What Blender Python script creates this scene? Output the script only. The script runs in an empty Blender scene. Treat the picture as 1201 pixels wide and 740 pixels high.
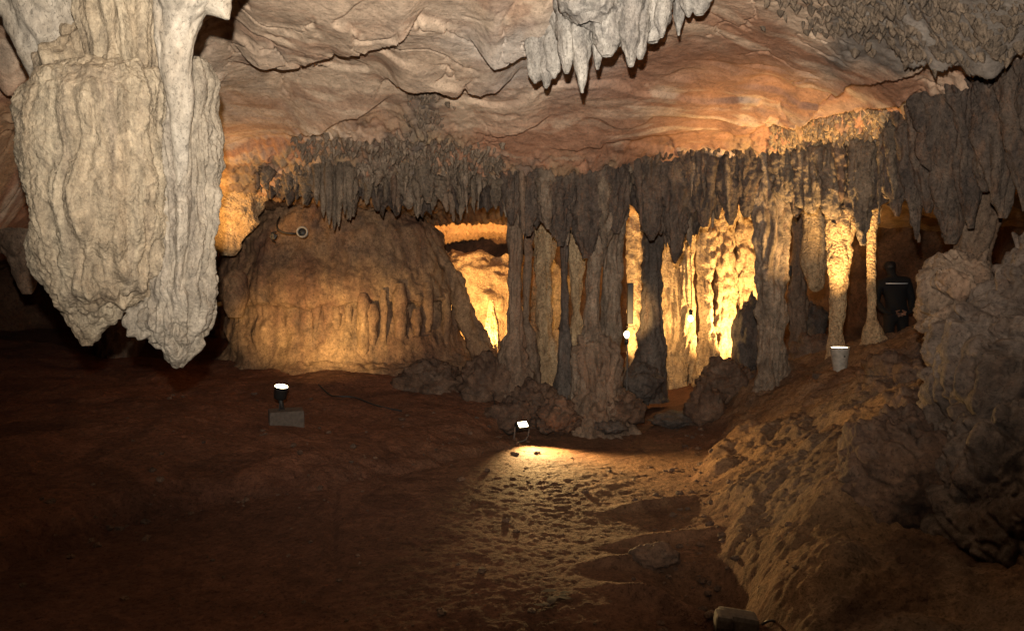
import bpy, math, random
import numpy as np
from mathutils import Vector

# ------------------------------------------------------------------ camera, world, light, exposure
sc = bpy.context.scene
col = sc.collection
CAMZ, FPX, CX, CY = 1.6, 934.0, 600.5, 370.0
PITCH = math.radians(3.4)
cam_d = bpy.data.cameras.new('camera'); cam = bpy.data.objects.new('camera', cam_d); col.objects.link(cam)
cam_d.sensor_width = 36.0; cam_d.lens = 36.0 * FPX / 1201.0; cam_d.clip_start = 0.05; cam_d.clip_end = 200
cam.location = (0, 0, CAMZ); cam.rotation_euler = (math.pi / 2 - PITCH, 0, 0)
sc.camera = cam
w = bpy.data.worlds.new('World'); sc.world = w; w.use_nodes = True
w.node_tree.nodes['Background'].inputs[0].default_value = (0.02, 0.02, 0.02, 1)
w.node_tree.nodes['Background'].inputs[1].default_value = 0.05
vs = sc.view_settings
vs.view_transform = 'Standard'; vs.look = 'None'; vs.exposure = 0.0; vs.gamma = 1.0; vs.use_curve_mapping = False
try:
    sc.cycles.use_denoising = True
    sc.cycles.max_bounces = 5; sc.cycles.diffuse_bounces = 2
    sc.cycles.sample_clamp_indirect = 3.0
except Exception: pass

def P(px, py, d):
    """photograph pixel + distance along the view -> point in the cave"""
    u = (px - CX) / FPX; v = (CY - py) / FPX
    cp, sp = math.cos(PITCH), math.sin(PITCH)
    y = cp + v * sp; z = -sp + v * cp
    k = d / y
    return np.array([u * k, d, CAMZ + z * k])

def spot(name, loc, target, watts, color, size_deg, blend=0.5, radius=0.03):
    l = bpy.data.lights.new(name, 'SPOT'); o = bpy.data.objects.new(name, l); col.objects.link(o)
    l.energy = watts; l.color = color; l.spot_size = math.radians(size_deg); l.spot_blend = blend; l.shadow_soft_size = radius
    o.location = Vector(loc)
    dv = Vector(target) - Vector(loc)
    o.rotation_euler = dv.to_track_quat('-Z', 'Y').to_euler()
    return o
def bulb(name, loc, watts, color, radius=0.03):
    l = bpy.data.lights.new(name, 'POINT'); o = bpy.data.objects.new(name, l); col.objects.link(o)
    l.energy = watts; l.color = color; l.shadow_soft_size = radius; o.location = Vector(loc)
    return o
WARM = (1.0, 0.62, 0.24); WARM2 = (1.0, 0.56, 0.19)
# flash unit on top of the camera, head tilted up
spot('camera_flash', (-0.04, 0.0, CAMZ + 0.27), P(590, -60, 6.0), 2050, (1.0, 0.90, 0.79), 99, 1.0, 0.025)

# ------------------------------------------------------------------ noise
_r = np.random.RandomState(7)
PERM = np.concatenate([_r.permutation(256)] * 3).astype(np.int32)
GR = _r.normal(size=(256, 3)); GR /= np.linalg.norm(GR, axis=1)[:, None]
def _h(i, j, k, s):
    return PERM[(PERM[(PERM[(i + s) & 255] + j) & 255] + k) & 255]
def perlin(Q, s=0):
    Q = np.asarray(Q, dtype=np.float64)
    F = np.floor(Q).astype(np.int64); f = Q - F
    u = f * f * f * (f * (f * 6 - 15) + 10)
    out = 0
    for dx in (0, 1):
        wx = u[..., 0] if dx else 1 - u[..., 0]
        for dy in (0, 1):
            wy = u[..., 1] if dy else 1 - u[..., 1]
            for dz in (0, 1):
                wz = u[..., 2] if dz else 1 - u[..., 2]
                g = GR[_h(F[..., 0] + dx, F[..., 1] + dy, F[..., 2] + dz, s)]
                out = out + wx * wy * wz * (g[..., 0] * (f[..., 0] - dx) + g[..., 1] * (f[..., 1] - dy) + g[..., 2] * (f[..., 2] - dz))
    return out * 1.6
def fbm(Q, o=4, s=0, g=0.5):
    t = 0; a = 1.0; Q = np.asarray(Q, dtype=np.float64)
    for i in range(o):
        t = t + a * perlin(Q, s + 17 * i); Q = Q * 2.03 + 3.1; a *= g
    return t
def billow(Q, o=3, s=0, g=0.5):
    t = 0; a = 1.0; Q = np.asarray(Q, dtype=np.float64)
    for i in range(o):
        t = t + a * (np.abs(perlin(Q, s + 31 * i)) * 2 - 0.5); Q = Q * 2.07 + 1.7; a *= g
    return t
RNDP = _r.rand(256, 3)
def worley(Q, s=0):
    Q = np.asarray(Q, dtype=np.float64); F = np.floor(Q).astype(np.int64)
    f1 = np.full(Q.shape[:-1], 9.0); f2 = f1.copy()
    for dx in (-1, 0, 1):
        for dy in (-1, 0, 1):
            for dz in (-1, 0, 1):
                c = F + np.array([dx, dy, dz])
                p = c + RNDP[_h(c[..., 0], c[..., 1], c[..., 2], s)]
                d = np.sum((p - Q) ** 2, axis=-1)
                f2 = np.minimum(f2, np.maximum(f1, d)); f1 = np.minimum(f1, d)
    return np.sqrt(f1), np.sqrt(f2)
def worley2(Q, s=0):
    """the same on one plane, for the floor and ceiling sheets"""
    F = np.floor(Q).astype(np.int64); f1 = np.full(Q.shape[:-1], 9.0); f2 = f1.copy()
    for dx in (-1, 0, 1):
        for dy in (-1, 0, 1):
            cx, cy = F[..., 0] + dx, F[..., 1] + dy
            r = RNDP[_h(cx, cy, cx * 0, s)]
            d = (cx + r[..., 0] - Q[..., 0]) ** 2 + (cy + r[..., 1] - Q[..., 1]) ** 2
            f2 = np.minimum(f2, np.maximum(f1, d)); f1 = np.minimum(f1, d)
    return np.sqrt(f1), np.sqrt(f2)
def sstep(a, b, x):
    t = np.clip((x - a) / (b - a), 0, 1); return t * t * (3 - 2 * t)
def proj(V):
    cp, sp = math.cos(PITCH), math.sin(PITCH)
    y = V[..., 1]; z = V[..., 2] - CAMZ
    dep = np.maximum(y * cp - z * sp, 0.05); up = y * sp + z * cp
    return CX + FPX * V[..., 0] / dep, CY - FPX * up / dep

# ------------------------------------------------------------------ mesh helpers
def tag(o, label=None, cat=None, group=None, kind=None):
    if label: o['label'] = label
    if cat: o['category'] = cat
    if group: o['group'] = group
    if kind: o['kind'] = kind
    return o
def empty(name, loc, label, cat, group=None):
    o = bpy.data.objects.new(name, None); col.objects.link(o); o.location = Vector(loc); o.empty_display_size = 0.1
    return tag(o, label, cat, group)
def raw(name, V, Fq, mat, parent=None, smooth=True, colors=None, origin=None):
    """vertices and polygons (array of equal-size faces or list) -> one mesh object"""
    V = np.asarray(V, dtype=np.float64).reshape(-1, 3)
    org = np.zeros(3)
    if parent is not None: org = np.array(parent['_o'])
    elif origin is not None: org = np.asarray(origin, dtype=np.float64)
    me = bpy.data.meshes.new(name)
    if isinstance(Fq, list):
        me.from_pydata([tuple(v) for v in V - org], [], Fq)
    else:
        n, k = Fq.shape
        me.vertices.add(len(V)); me.vertices.foreach_set('co', (V - org).astype(np.float32).ravel())
        me.loops.add(n * k); me.loops.foreach_set('vertex_index', Fq.astype(np.int32).ravel())
        me.polygons.add(n); me.polygons.foreach_set('loop_start', np.arange(0, n * k, k, dtype=np.int32))
        try: me.polygons.foreach_set('loop_total', np.full(n, k, dtype=np.int32))
        except Exception: pass
        me.update(calc_edges=True)
    me.polygons.foreach_set('use_smooth', np.full(len(me.polygons), smooth, dtype=bool))
    if colors is not None:
        at = me.color_attributes.new('tint', 'FLOAT_COLOR', 'POINT')
        c4 = np.ones((len(V), 4), dtype=np.float32); c4[:, :3] = np.clip(colors.reshape(-1, 3), 0, 1)
        at.data.foreach_set('color', c4.ravel())
    me.materials.append(mat)
    o = bpy.data.objects.new(name, me); col.objects.link(o)
    if parent is not None: o.parent = parent
    o.location = Vector(org) if parent is None else (0, 0, 0)
    o['_o'] = [float(x) for x in org]
    return o
def thing(name, loc, label, cat, group=None):
    o = empty(name, loc, label, cat, group); o['_o'] = [float(x) for x in loc]; return o
def quads(nv, nu, wrap=False):
    i = np.arange(nv - 1)[:, None]; j = np.arange(nu if wrap else nu - 1)[None, :]
    a = i * nu + j; b = i * nu + (j + 1) % nu; c = (i + 1) * nu + (j + 1) % nu; d = (i + 1) * nu + j
    return np.stack([a, b, c, d], -1).reshape(-1, 4)
def normals(V, wrap=False):
    if wrap:
        E = np.concatenate([V[:, -1:], V, V[:, :1]], 1); du = (E[:, 2:] - E[:, :-2])
    else: du = np.gradient(V, axis=1)
    dv = np.gradient(V, axis=0)
    n = np.cross(du, dv); l = np.linalg.norm(n, axis=-1, keepdims=True)
    return n / np.maximum(l, 1e-9)

class TPS:
    def __init__(s, pts):
        pts = np.array(pts); s.X = pts[:, :2]; n = len(pts)
        K = s.k(s.X[:, None] - s.X[None]) + np.eye(n) * 0.02
        A = np.zeros((n + 3, n + 3)); A[:n, :n] = K; A[:n, n] = 1; A[:n, n + 1:] = s.X; A[n, :n] = 1; A[n + 1:, :n] = s.X.T
        b = np.zeros(n + 3); b[:n] = pts[:, 2]; s.c = np.linalg.solve(A, b)
    def k(s, D):
        r2 = np.sum(D * D, -1); return r2 * np.log(r2 + 1e-9) * 0.5
    def __call__(s, x, y):
        x = np.asarray(x, dtype=np.float64); y = np.asarray(y, dtype=np.float64)
        n = len(s.X); out = s.c[n] + s.c[n + 1] * x + s.c[n + 2] * y
        for i in range(n):
            r2 = (x - s.X[i, 0]) ** 2 + (y - s.X[i, 1]) ** 2
            out = out + s.c[i] * r2 * np.log(r2 + 1e-9) * 0.5
        return out

# ------------------------------------------------------------------ materials
def nd(nt, t, **kw):
    n = nt.nodes.new(t)
    for k, v in kw.items(): setattr(n, k, v)
    return n
def rock_mat(name, c1, c2, stain=None, stain_amt=0.5, scale=2.0, stretch=0.35, bump=0.35, fine=45.0, rough=0.85, use_tint=False, spec=0.25, pop=0.0, speck=0.35, pore=0.5, mott=0.3):
    m = bpy.data.materials.new(name); m.use_nodes = True; nt = m.node_tree; nt.nodes.clear(); L = nt.links.new
    out = nd(nt, 'ShaderNodeOutputMaterial'); b = nd(nt, 'ShaderNodeBsdfPrincipled'); L(b.outputs[0], out.inputs[0])
    tc = nd(nt, 'ShaderNodeNewGeometry'); mp = nd(nt, 'ShaderNodeMapping'); L(tc.outputs['Position'], mp.inputs[0]); mp.inputs['Scale'].default_value = (1, 1, stretch)
    n1 = nd(nt, 'ShaderNodeTexNoise'); n1.inputs['Scale'].default_value = scale; n1.inputs['Detail'].default_value = 6; n1.inputs['Roughness'].default_value = 0.62; n1.inputs['Distortion'].default_value = 0.5
    L(mp.outputs[0], n1.inputs['Vector'])
    r1 = nd(nt, 'ShaderNodeMapRange'); r1.inputs[1].default_value = 0.36; r1.inputs[2].default_value = 0.64; L(n1.outputs[0], r1.inputs[0])
    mx = nd(nt, 'ShaderNodeMix', data_type='RGBA'); L(r1.outputs[0], mx.inputs[0])
    if use_tint:
        at = nd(nt, 'ShaderNodeVertexColor', layer_name='tint')
        hs = nd(nt, 'ShaderNodeMix', data_type='RGBA', blend_type='MULTIPLY'); hs.inputs[0].default_value = 1.0
        L(at.outputs[0], hs.inputs[6]); hs.inputs[7].default_value = (*c1, 1)
        h2 = nd(nt, 'ShaderNodeMix', data_type='RGBA', blend_type='MULTIPLY'); h2.inputs[0].default_value = 1.0
        L(at.outputs[0], h2.inputs[6]); h2.inputs[7].default_value = (*c2, 1)
        L(hs.outputs[2], mx.inputs[6]); L(h2.outputs[2], mx.inputs[7])
    else:
        mx.inputs[6].default_value = (*c1, 1); mx.inputs[7].default_value = (*c2, 1)
    cur = mx.outputs[2]
    if stain:
        n2 = nd(nt, 'ShaderNodeTexNoise'); n2.inputs['Scale'].default_value = scale * 2.3; n2.inputs['Detail'].default_value = 8; n2.inputs['Roughness'].default_value = 0.7
        mp2 = nd(nt, 'ShaderNodeMapping'); L(tc.outputs['Position'], mp2.inputs[0]); mp2.inputs['Location'].default_value = (5.2, 1.3, 7.7); mp2.inputs['Scale'].default_value = (1, 1, stretch)
        L(mp2.outputs[0], n2.inputs['Vector'])
        r2 = nd(nt, 'ShaderNodeMapRange'); r2.inputs[1].default_value = 0.50; r2.inputs[2].default_value = 0.68; r2.inputs[4].default_value = stain_amt; L(n2.outputs[0], r2.inputs[0])
        m2 = nd(nt, 'ShaderNodeMix', data_type='RGBA'); L(r2.outputs[0], m2.inputs[0]); L(cur, m2.inputs[6]); m2.inputs[7].default_value = (*stain, 1)
        cur = m2.outputs[2]
    # fine grain in the colour
    n3 = nd(nt, 'ShaderNodeTexNoise'); n3.inputs['Scale'].default_value = fine * 0.8; n3.inputs['Detail'].default_value = 5; n3.inputs['Roughness'].default_value = 0.75; L(tc.outputs['Position'], n3.inputs['Vector'])
    r3 = nd(nt, 'ShaderNodeMapRange'); r3.inputs[1].default_value = 0.3; r3.inputs[2].default_value = 0.7; r3.inputs[3].default_value = 1 - speck; r3.inputs[4].default_value = 1 + speck; L(n3.outputs[0], r3.inputs[0])
    m3 = nd(nt, 'ShaderNodeMix', data_type='RGBA', blend_type='MULTIPLY'); m3.inputs[0].default_value = 1.0; L(cur, m3.inputs[6]); L(r3.outputs[0], m3.inputs[7])
    n4 = nd(nt, 'ShaderNodeTexNoise'); n4.inputs['Scale'].default_value = fine * 1.7; n4.inputs['Detail'].default_value = 4; n4.inputs['Roughness'].default_value = 0.6; n4.inputs['Distortion'].default_value = 0.8
    mp4 = nd(nt, 'ShaderNodeMapping'); L(tc.outputs['Position'], mp4.inputs[0]); mp4.inputs['Location'].default_value = (2.2, 9.1, 3.3); mp4.inputs['Scale'].default_value = (1, 1, 0.4 + 0.6 * stretch); L(mp4.outputs[0], n4.inputs['Vector'])
    r4 = nd(nt, 'ShaderNodeMapRange'); r4.inputs[1].default_value = 0.53; r4.inputs[2].default_value = 0.66; r4.inputs[3].default_value = 1.0; r4.inputs[4].default_value = 1 - pore; L(n4.outputs[0], r4.inputs[0])
    n5 = nd(nt, 'ShaderNodeTexNoise'); n5.inputs['Scale'].default_value = fine * 0.25; n5.inputs['Detail'].default_value = 6; n5.inputs['Roughness'].default_value = 0.7; n5.inputs['Distortion'].default_value = 1.0; L(mp4.outputs[0], n5.inputs['Vector'])
    r5 = nd(nt, 'ShaderNodeMapRange'); r5.inputs[1].default_value = 0.34; r5.inputs[2].default_value = 0.66; r5.inputs[3].default_value = 1 - mott; r5.inputs[4].default_value = 1 + mott; L(n5.outputs[0], r5.inputs[0])
    mm = nd(nt, 'ShaderNodeMath', operation='MULTIPLY'); L(r4.outputs[0], mm.inputs[0]); L(r5.outputs[0], mm.inputs[1])
    m4 = nd(nt, 'ShaderNodeMix', data_type='RGBA', blend_type='MULTIPLY'); m4.inputs[0].default_value = 1.0; L(m3.outputs[2], m4.inputs[6]); L(mm.outputs[0], m4.inputs[7])
    L(m4.outputs[2], b.inputs['Base Color'])
    b.inputs['Roughness'].default_value = rough
    b.inputs['Specular IOR Level'].default_value = spec
    # relief
    nb = nd(nt, 'ShaderNodeTexNoise'); nb.inputs['Scale'].default_value = fine; nb.inputs['Detail'].default_value = 7; nb.inputs['Roughness'].default_value = 0.68; L(tc.outputs['Position'], nb.inputs['Vector'])
    h = nb.outputs[0]
    if pop > 0:
        vo = nd(nt, 'ShaderNodeTexVoronoi', feature='SMOOTH_F1'); vo.inputs['Scale'].default_value = fine * 1.3; L(tc.outputs['Position'], vo.inputs['Vector'])
        ma = nd(nt, 'ShaderNodeMath', operation='MULTIPLY_ADD'); L(vo.outputs[0], ma.inputs[0]); ma.inputs[1].default_value = -pop; L(nb.outputs[0], ma.inputs[2]); h = ma.outputs[0]
    bp = nd(nt, 'ShaderNodeBump'); bp.inputs['Strength'].default_value = bump; bp.inputs['Distance'].default_value = 0.03; L(h, bp.inputs['Height']); L(bp.outputs[0], b.inputs['Normal'])
    return m
def plain_mat(name, c, rough=0.6, metal=0.0, grain=0.15, scale=60, bump=0.05):
    m = bpy.data.materials.new(name); m.use_nodes = True; nt = m.node_tree; L = nt.links.new; b = nt.nodes['Principled BSDF']
    tc = nd(nt, 'ShaderNodeTexCoord'); n = nd(nt, 'ShaderNodeTexNoise'); n.inputs['Scale'].default_value = scale; n.inputs['Detail'].default_value = 5; L(tc.outputs['Object'], n.inputs['Vector'])
    r = nd(nt, 'ShaderNodeMapRange'); r.inputs[1].default_value = 0.3; r.inputs[2].default_value = 0.7; r.inputs[3].default_value = 1 - grain; r.inputs[4].default_value = 1 + grain; L(n.outputs[0], r.inputs[0])
    x = nd(nt, 'ShaderNodeMix', data_type='RGBA', blend_type='MULTIPLY'); x.inputs[0].default_value = 1; x.inputs[6].default_value = (*c, 1); L(r.outputs[0], x.inputs[7]); L(x.outputs[2], b.inputs['Base Color'])
    b.inputs['Roughness'].default_value = rough; b.inputs['Metallic'].default_value = metal
    bp = nd(nt, 'ShaderNodeBump'); bp.inputs['Strength'].default_value = bump; L(n.outputs[0], bp.inputs['Height']); L(bp.outputs[0], b.inputs['Normal'])
    return m
def glow_mat(name, c, s):
    m = bpy.data.materials.new(name); m.use_nodes = True; nt = m.node_tree; nt.nodes.clear()
    o = nd(nt, 'ShaderNodeOutputMaterial'); e = nd(nt, 'ShaderNodeEmission'); e.inputs[0].default_value = (*c, 1); e.inputs[1].default_value = s
    nt.links.new(e.outputs[0], o.inputs[0]); return m

M = {}
M['ceiling'] = rock_mat('ceiling_rock', (1.12, 1.1, 1.08), (0.84, 0.80, 0.78), (0.17, 0.12, 0.09), 0.30, 1.7, 1.0, 0.5, 30, use_tint=True, speck=0.18, pore=0.3, mott=0.2)
M['floor'] = rock_mat('packed_red_earth', (1.15, 1.12, 1.1), (0.8, 0.8, 0.8), None, 0, 1.3, 1.0, 1.0, 34, rough=0.92, use_tint=True, speck=0.28, spec=0.15)
M['wall'] = rock_mat('chamber_wall_rock', (0.10, 0.05, 0.026), (0.055, 0.028, 0.016), (0.045, 0.026, 0.016), 0.5, 1.6, 0.6, 0.5, 22)
M['pale'] = rock_mat('pale_flowstone', (0.36, 0.30, 0.21), (0.26, 0.195, 0.125), (0.19, 0.15, 0.11), 0.7, 4.0, 0.13, 0.6, 60, pop=0.5, speck=0.22, mott=0.4, pore=0.3)
M['pale_grey'] = rock_mat('pale_grey_flowstone', (0.35, 0.305, 0.24), (0.25, 0.21, 0.155), (0.17, 0.14, 0.11), 0.65, 4.0, 0.13, 0.6, 60, pop=0.5, speck=0.22, mott=0.35, pore=0.3)
M['white'] = rock_mat('whitish_flowstone', (0.38, 0.34, 0.275), (0.29, 0.245, 0.185), (0.20, 0.175, 0.14), 0.55, 4.0, 0.3, 0.3, 50, speck=0.15)
M['chalk'] = rock_mat('chalky_stalactite', (0.41, 0.38, 0.33), (0.26, 0.235, 0.205), (0.08, 0.075, 0.07), 0.75, 6.0, 0.45, 0.5, 60, speck=0.25)
M['fringe'] = rock_mat('dark_dripstone_gap_shade', (0.125, 0.092, 0.068), (0.058, 0.044, 0.036), (0.16, 0.085, 0.048), 0.65, 7.0, 0.35, 0.9, 45, pop=0.4)
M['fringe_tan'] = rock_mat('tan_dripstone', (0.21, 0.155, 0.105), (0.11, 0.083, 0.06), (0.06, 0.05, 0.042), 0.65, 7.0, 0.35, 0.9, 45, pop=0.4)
M['drip'] = rock_mat('grey_tan_drips', (0.25, 0.19, 0.135), (0.115, 0.085, 0.06), (0.19, 0.105, 0.058), 0.5, 8.0, 0.5, 0.7, 45, pop=0.4)
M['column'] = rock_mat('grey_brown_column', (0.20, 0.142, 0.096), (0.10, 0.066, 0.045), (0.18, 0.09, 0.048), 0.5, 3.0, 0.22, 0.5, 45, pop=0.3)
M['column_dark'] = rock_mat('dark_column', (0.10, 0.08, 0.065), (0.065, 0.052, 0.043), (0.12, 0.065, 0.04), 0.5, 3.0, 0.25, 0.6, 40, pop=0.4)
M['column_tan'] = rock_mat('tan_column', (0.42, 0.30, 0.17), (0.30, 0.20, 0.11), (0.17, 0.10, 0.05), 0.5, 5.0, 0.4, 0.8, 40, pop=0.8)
M['mound'] = rock_mat('brown_flowstone', (0.24, 0.145, 0.076), (0.115, 0.058, 0.034), (0.055, 0.038, 0.03), 0.65, 2.0, 0.5, 0.45, 40, pop=0.3)
M['grey'] = rock_mat('grey_boulder', (0.135, 0.103, 0.08), (0.065, 0.046, 0.034), (0.085, 0.05, 0.032), 0.7, 2.6, 1.0, 0.5, 40, pop=0.3)
M['brownrock'] = rock_mat('brown_boulder', (0.125, 0.074, 0.046), (0.062, 0.037, 0.025), (0.09, 0.075, 0.06), 0.5, 3.0, 1.0, 0.6, 35, pop=0.3)
M['concrete'] = plain_mat('concrete', (0.07, 0.053, 0.04), 0.9, 0, 0.3, 40, 0.2)
M['darkmetal'] = plain_mat('dark_painted_metal', (0.03, 0.028, 0.026), 0.5, 0.6)
M['greymetal'] = plain_mat('dusty_grey_metal', (0.075, 0.062, 0.05), 0.8, 0.0, 0.4)
M['plastic'] = plain_mat('off_white_plastic', (0.24, 0.21, 0.17), 0.6, 0, 0.3, 30)
M['rubber'] = plain_mat('black_rubber', (0.012, 0.011, 0.01), 0.6)
M['bulb'] = glow_mat('lit_lamp_glass', (1.0, 0.82, 0.50), 14)
M['cloth'] = plain_mat('dark_jacket_cloth', (0.005, 0.005, 0.006), 0.9)
M['trousers'] = plain_mat('dark_trouser_cloth', (0.014, 0.013, 0.013), 0.9)
M['hair'] = plain_mat('black_hair', (0.01, 0.008, 0.007), 0.6)
M['skin'] = plain_mat('skin', (0.20, 0.11, 0.075), 0.6, 0, 0.05)
M['stripe'] = plain_mat('white_reflective_tape', (0.75, 0.77, 0.8), 0.3, 0, 0.03)
M['leaf'] = plain_mat('dead_leaf', (0.018, 0.010, 0.006), 0.9, 0, 0.4, 30)

# ------------------------------------------------------------------ ceiling shape
CEILC = [P(*a) for a in [
    (0, 150, 6.3), (-60, 295, 6.8), (40, 230, 7.3), (120, 110, 6.3), (0, 20, 5.3), (130, 10, 5.4),
    (262, 222, 8.5), (310, 206, 8.3), (400, 200, 8.15), (470, 194, 8.1), (530, 196, 8.05), (600, 198, 8.0), (700, 196, 8.0), (800, 190, 8.0), (900, 192, 7.8),
    (1000, 172, 7.15), (1070, 146, 6.4), (1120, 116, 5.65), (1201, 82, 4.9), (1300, 60, 4.2),
    (250, 120, 7.2), (420, 110, 7.0), (560, 120, 7.0), (720, 130, 7.0), (860, 120, 6.9), (980, 90, 6.1), (1100, 60, 5.1),
    (250, 0, 5.6), (400, 10, 5.5), (520, 0, 5.4), (640, 10, 5.4), (760, 10, 5.4), (900, 10, 5.2), (1050, 0, 4.7), (1201, 0, 4.1),
]] + [np.array(a) for a in [(-7, 4, 2.4), (-7.5, 8, 1.6), (-5, 1, 3.3), (-2, 3, 3.75), (0, 3, 3.8), (2, 2.5, 3.5), (4, 1, 2.6), (0, 0, 3.8), (-3, -1, 3.6), (2, -2, 3.4), (0, -5, 3.0), (-8, -4, 2.4), (7, -4, 2.2), (6, 3, 2.2), (6, 6, 2.3),
    (-4.5, 9.5, 2.0), (-3, 9.6, 2.3), (-1.5, 10, 2.3), (0, 10, 2.35), (2, 10, 2.4), (4, 9, 2.5), (-1, 12.5, 2.15), (1, 13, 2.3), (3.5, 12, 2.5), (6, 11, 2.3), (0, 16, 2.0), (6, 16, 2.0), (-6, 16, 2.0), (-7, 12, 1.6)]]
ceil_f = TPS(CEILC)
CRACKS = [  # px polyline of the ledge lip, drop of the nearer slab, fade length px, groove depth
    ([268, 330, 370, 400, 440, 470, 500], [46, 50, 42, 38, 30, 14, -4], 0.05, 60, 0.13),
    ([548, 560, 600, 620, 640, 665], [27, 34, 36, 34, 24, 14], 0.08, 50, 0.16),
    ([440, 456, 470, 520, 560, 600, 612], [96, 74, 70, 72, 80, 76, 72], 0.07, 40, 0.15),
    ([330, 370, 400, 430, 460], [150, 138, 118, 112, 104], 0.04, 40, 0.08),
    ([270, 300, 340, 360, 390], [70, 62, 58, 60, 75], 0.03, 30, 0.06),
    ([555, 590, 620, 650], [147, 145, 138, 132], 0.03, 30, 0.05),
    ([910, 950, 1000, 1050, 1085], [128, 122, 112, 104, 94], 0.05, 40, 0.08),
    ([840, 900, 940, 1000, 1080, 1150, 1201], [150, 128, 118, 74, 58, 40, 30], 0.04, 50, 0.07),
    ([1040, 1090, 1140, 1180, 1230], [36, 30, 26, 32, 24], 0.06, 30, 0.11),
    ([-20, 10, 30, 46, 60], [70, 68, 70, 74, 76], 0.10, 40, 0.15),
    ([640, 700, 780, 860, 960], [168, 160, 152, 142, 130], 0.015, 25, 0.02),
]
def ceiling_disp(V):
    """downward offset of the ceiling at points V (already on the base sheet)"""
    px, py = proj(V)
    vis = (V[..., 1] > 2.5)
    Q = np.stack([V[..., 0], V[..., 1], V[..., 2] * 0 + 4.4], -1)
    warp = np.stack([fbm(Q * 0.9, 2, 3), fbm(Q * 0.9, 2, 9), fbm(Q * 0, 1, 1)], -1)
    big = fbm(Q * np.array([0.55, 0.75, 1]), 3, 1) * 0.065
    lay = fbm(Q * np.array([0.5, 1.3, 1]) + warp * 0.5, 3, 5) * 1.2
    fl = np.floor(lay); fr = lay - fl
    terr = (fl + sstep(0.0, 0.16, fr)) * 0.04
    sm = billow(Q * np.array([1.6, 2.6, 1]) + warp * 0.6, 3, 11) * 0.009
    fine = fbm(Q * 11, 4, 21, 0.55) * 0.0038
    c1_, c2_ = worley2(Q * np.array([0.9, 1.7, 1]) + warp * 1.1 + fbm(Q * 6, 2, 27)[..., None] * 0.12, 43)
    thin = sstep(0.035, 0.0, c2_ - c1_) * sstep(-0.1, 0.25, fbm(Q * 0.8, 2, 45))
    pits = sstep(0.35, 0.1, worley2(Q * np.array([5, 5, 1]) + warp, 47)[0]) * sstep(0.1, 0.4, fbm(Q * 1.1, 2, 49))
    d = big + terr + sm + fine - thin * 0.035 - pits * 0.012
    jit = fbm(np.stack([px * 0.035, py * 0.035, px * 0], -1), 3, 41) * 4.0
    for xs, ys, h, ln, g in CRACKS:
        yl = np.interp(px, xs, ys)
        tp = sstep(xs[0] - 3, xs[0] + 35, px) * (1 - sstep(xs[-1] - 35, xs[-1] + 3, px)) * vis
        dy = py - yl + jit * 0.8
        d = d + np.where(dy < 0, 2.6 * h * np.exp(np.minimum(dy, 0) / (ln * 1.1)), 0) * tp
        gw = 9.0
        d = d - np.where((dy >= 0) & (dy < gw), 0.6 * g * (1 - dy / gw) ** 0.6, 0) * tp
    # patch of little drips at upper right, grey dripstone tongues in the middle
    f1, _ = worley2(Q * np.array([11, 7, 1]) + warp * 1.5, 3)
    pm = sstep(0, 40, px - 940 - fbm(Q * 2, 2, 5) * 60) * (1 - sstep(45, 75, py + fbm(Q * 3, 2, 8) * 25)) * vis
    d = d + pm * ((0.6 - f1) * 0.03)
    t2 = np.exp(-((px - 497 + (py - 120) * 0.15) / 17) ** 2) * sstep(70, 100, py) * vis
    d = d + t2 * (0.03 + (0.55 - f1) * 0.06)
    # knobbly skirt along the lower rim
    rim = np.interp(px, [260, 310, 400, 470, 520, 600, 800, 900, 950, 1000, 1070, 1120, 1201], [185, 162, 138, 128, 140, 178, 176, 158, 138, 122, 104, 84, 60])
    rm = sstep(-14, 16, py - rim + jit * 4) * vis * sstep(230, 280, px)
    f3, _ = worley2(Q * np.array([9, 6, 1]) + warp, 13)
    f4, _ = worley2(Q * np.array([20, 12, 1]) + warp, 19)
    d = d + rm * (0.02 + (0.62 - f3) * 0.08 + (0.6 - f4) * 0.06)
    return d, dict(px=px, py=py, pm=pm, t2=t2, rm=rm, Q=Q, warp=warp)
ys = np.concatenate([np.linspace(-5, 4.4, 26)[:-1], np.linspace(4.4, 8.9, 480)[:-1], np.linspace(8.9, 15.5, 90)])
xs = np.concatenate([np.linspace(-10, -4.6, 70)[:-1], np.linspace(-4.6, 4.0, 760)[:-1], np.linspace(4.0, 8.5, 50)])
GX, GY = np.meshgrid(xs, ys)
V = np.stack([GX, GY, ceil_f(GX, GY)], -1)
V[..., 2] = np.clip(V[..., 2], 1.3, 4.2)
dd, info = ceiling_disp(V)
V[..., 2] -= dd
def ceil_z(x, y):
    v = np.array([[[x, y, float(ceil_f(x, y))]]])
    return float(np.clip(v[0, 0, 2], 1.3, 4.2) - ceiling_disp(v)[0][0, 0])
# mineral colours of the ceiling
px, py, Q, warp = info['px'], info['py'], info['Q'], info['warp']
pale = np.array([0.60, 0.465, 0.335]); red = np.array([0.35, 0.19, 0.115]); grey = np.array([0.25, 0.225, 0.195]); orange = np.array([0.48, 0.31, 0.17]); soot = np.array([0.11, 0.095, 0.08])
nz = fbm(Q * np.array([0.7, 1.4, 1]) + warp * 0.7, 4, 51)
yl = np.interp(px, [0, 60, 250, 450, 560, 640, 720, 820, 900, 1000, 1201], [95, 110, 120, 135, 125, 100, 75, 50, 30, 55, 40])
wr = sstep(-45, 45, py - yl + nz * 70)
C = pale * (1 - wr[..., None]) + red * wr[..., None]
st = fbm(Q * np.array([1.0, 5.0, 1]) + warp * 1.2, 4, 61)
C = C + (pale - C) * (sstep(0.15, 0.6, st) * 0.6)[..., None]
C = C + (red * 0.85 - C) * (sstep(0.2, 0.6, -st) * 0.55)[..., None]
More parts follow.
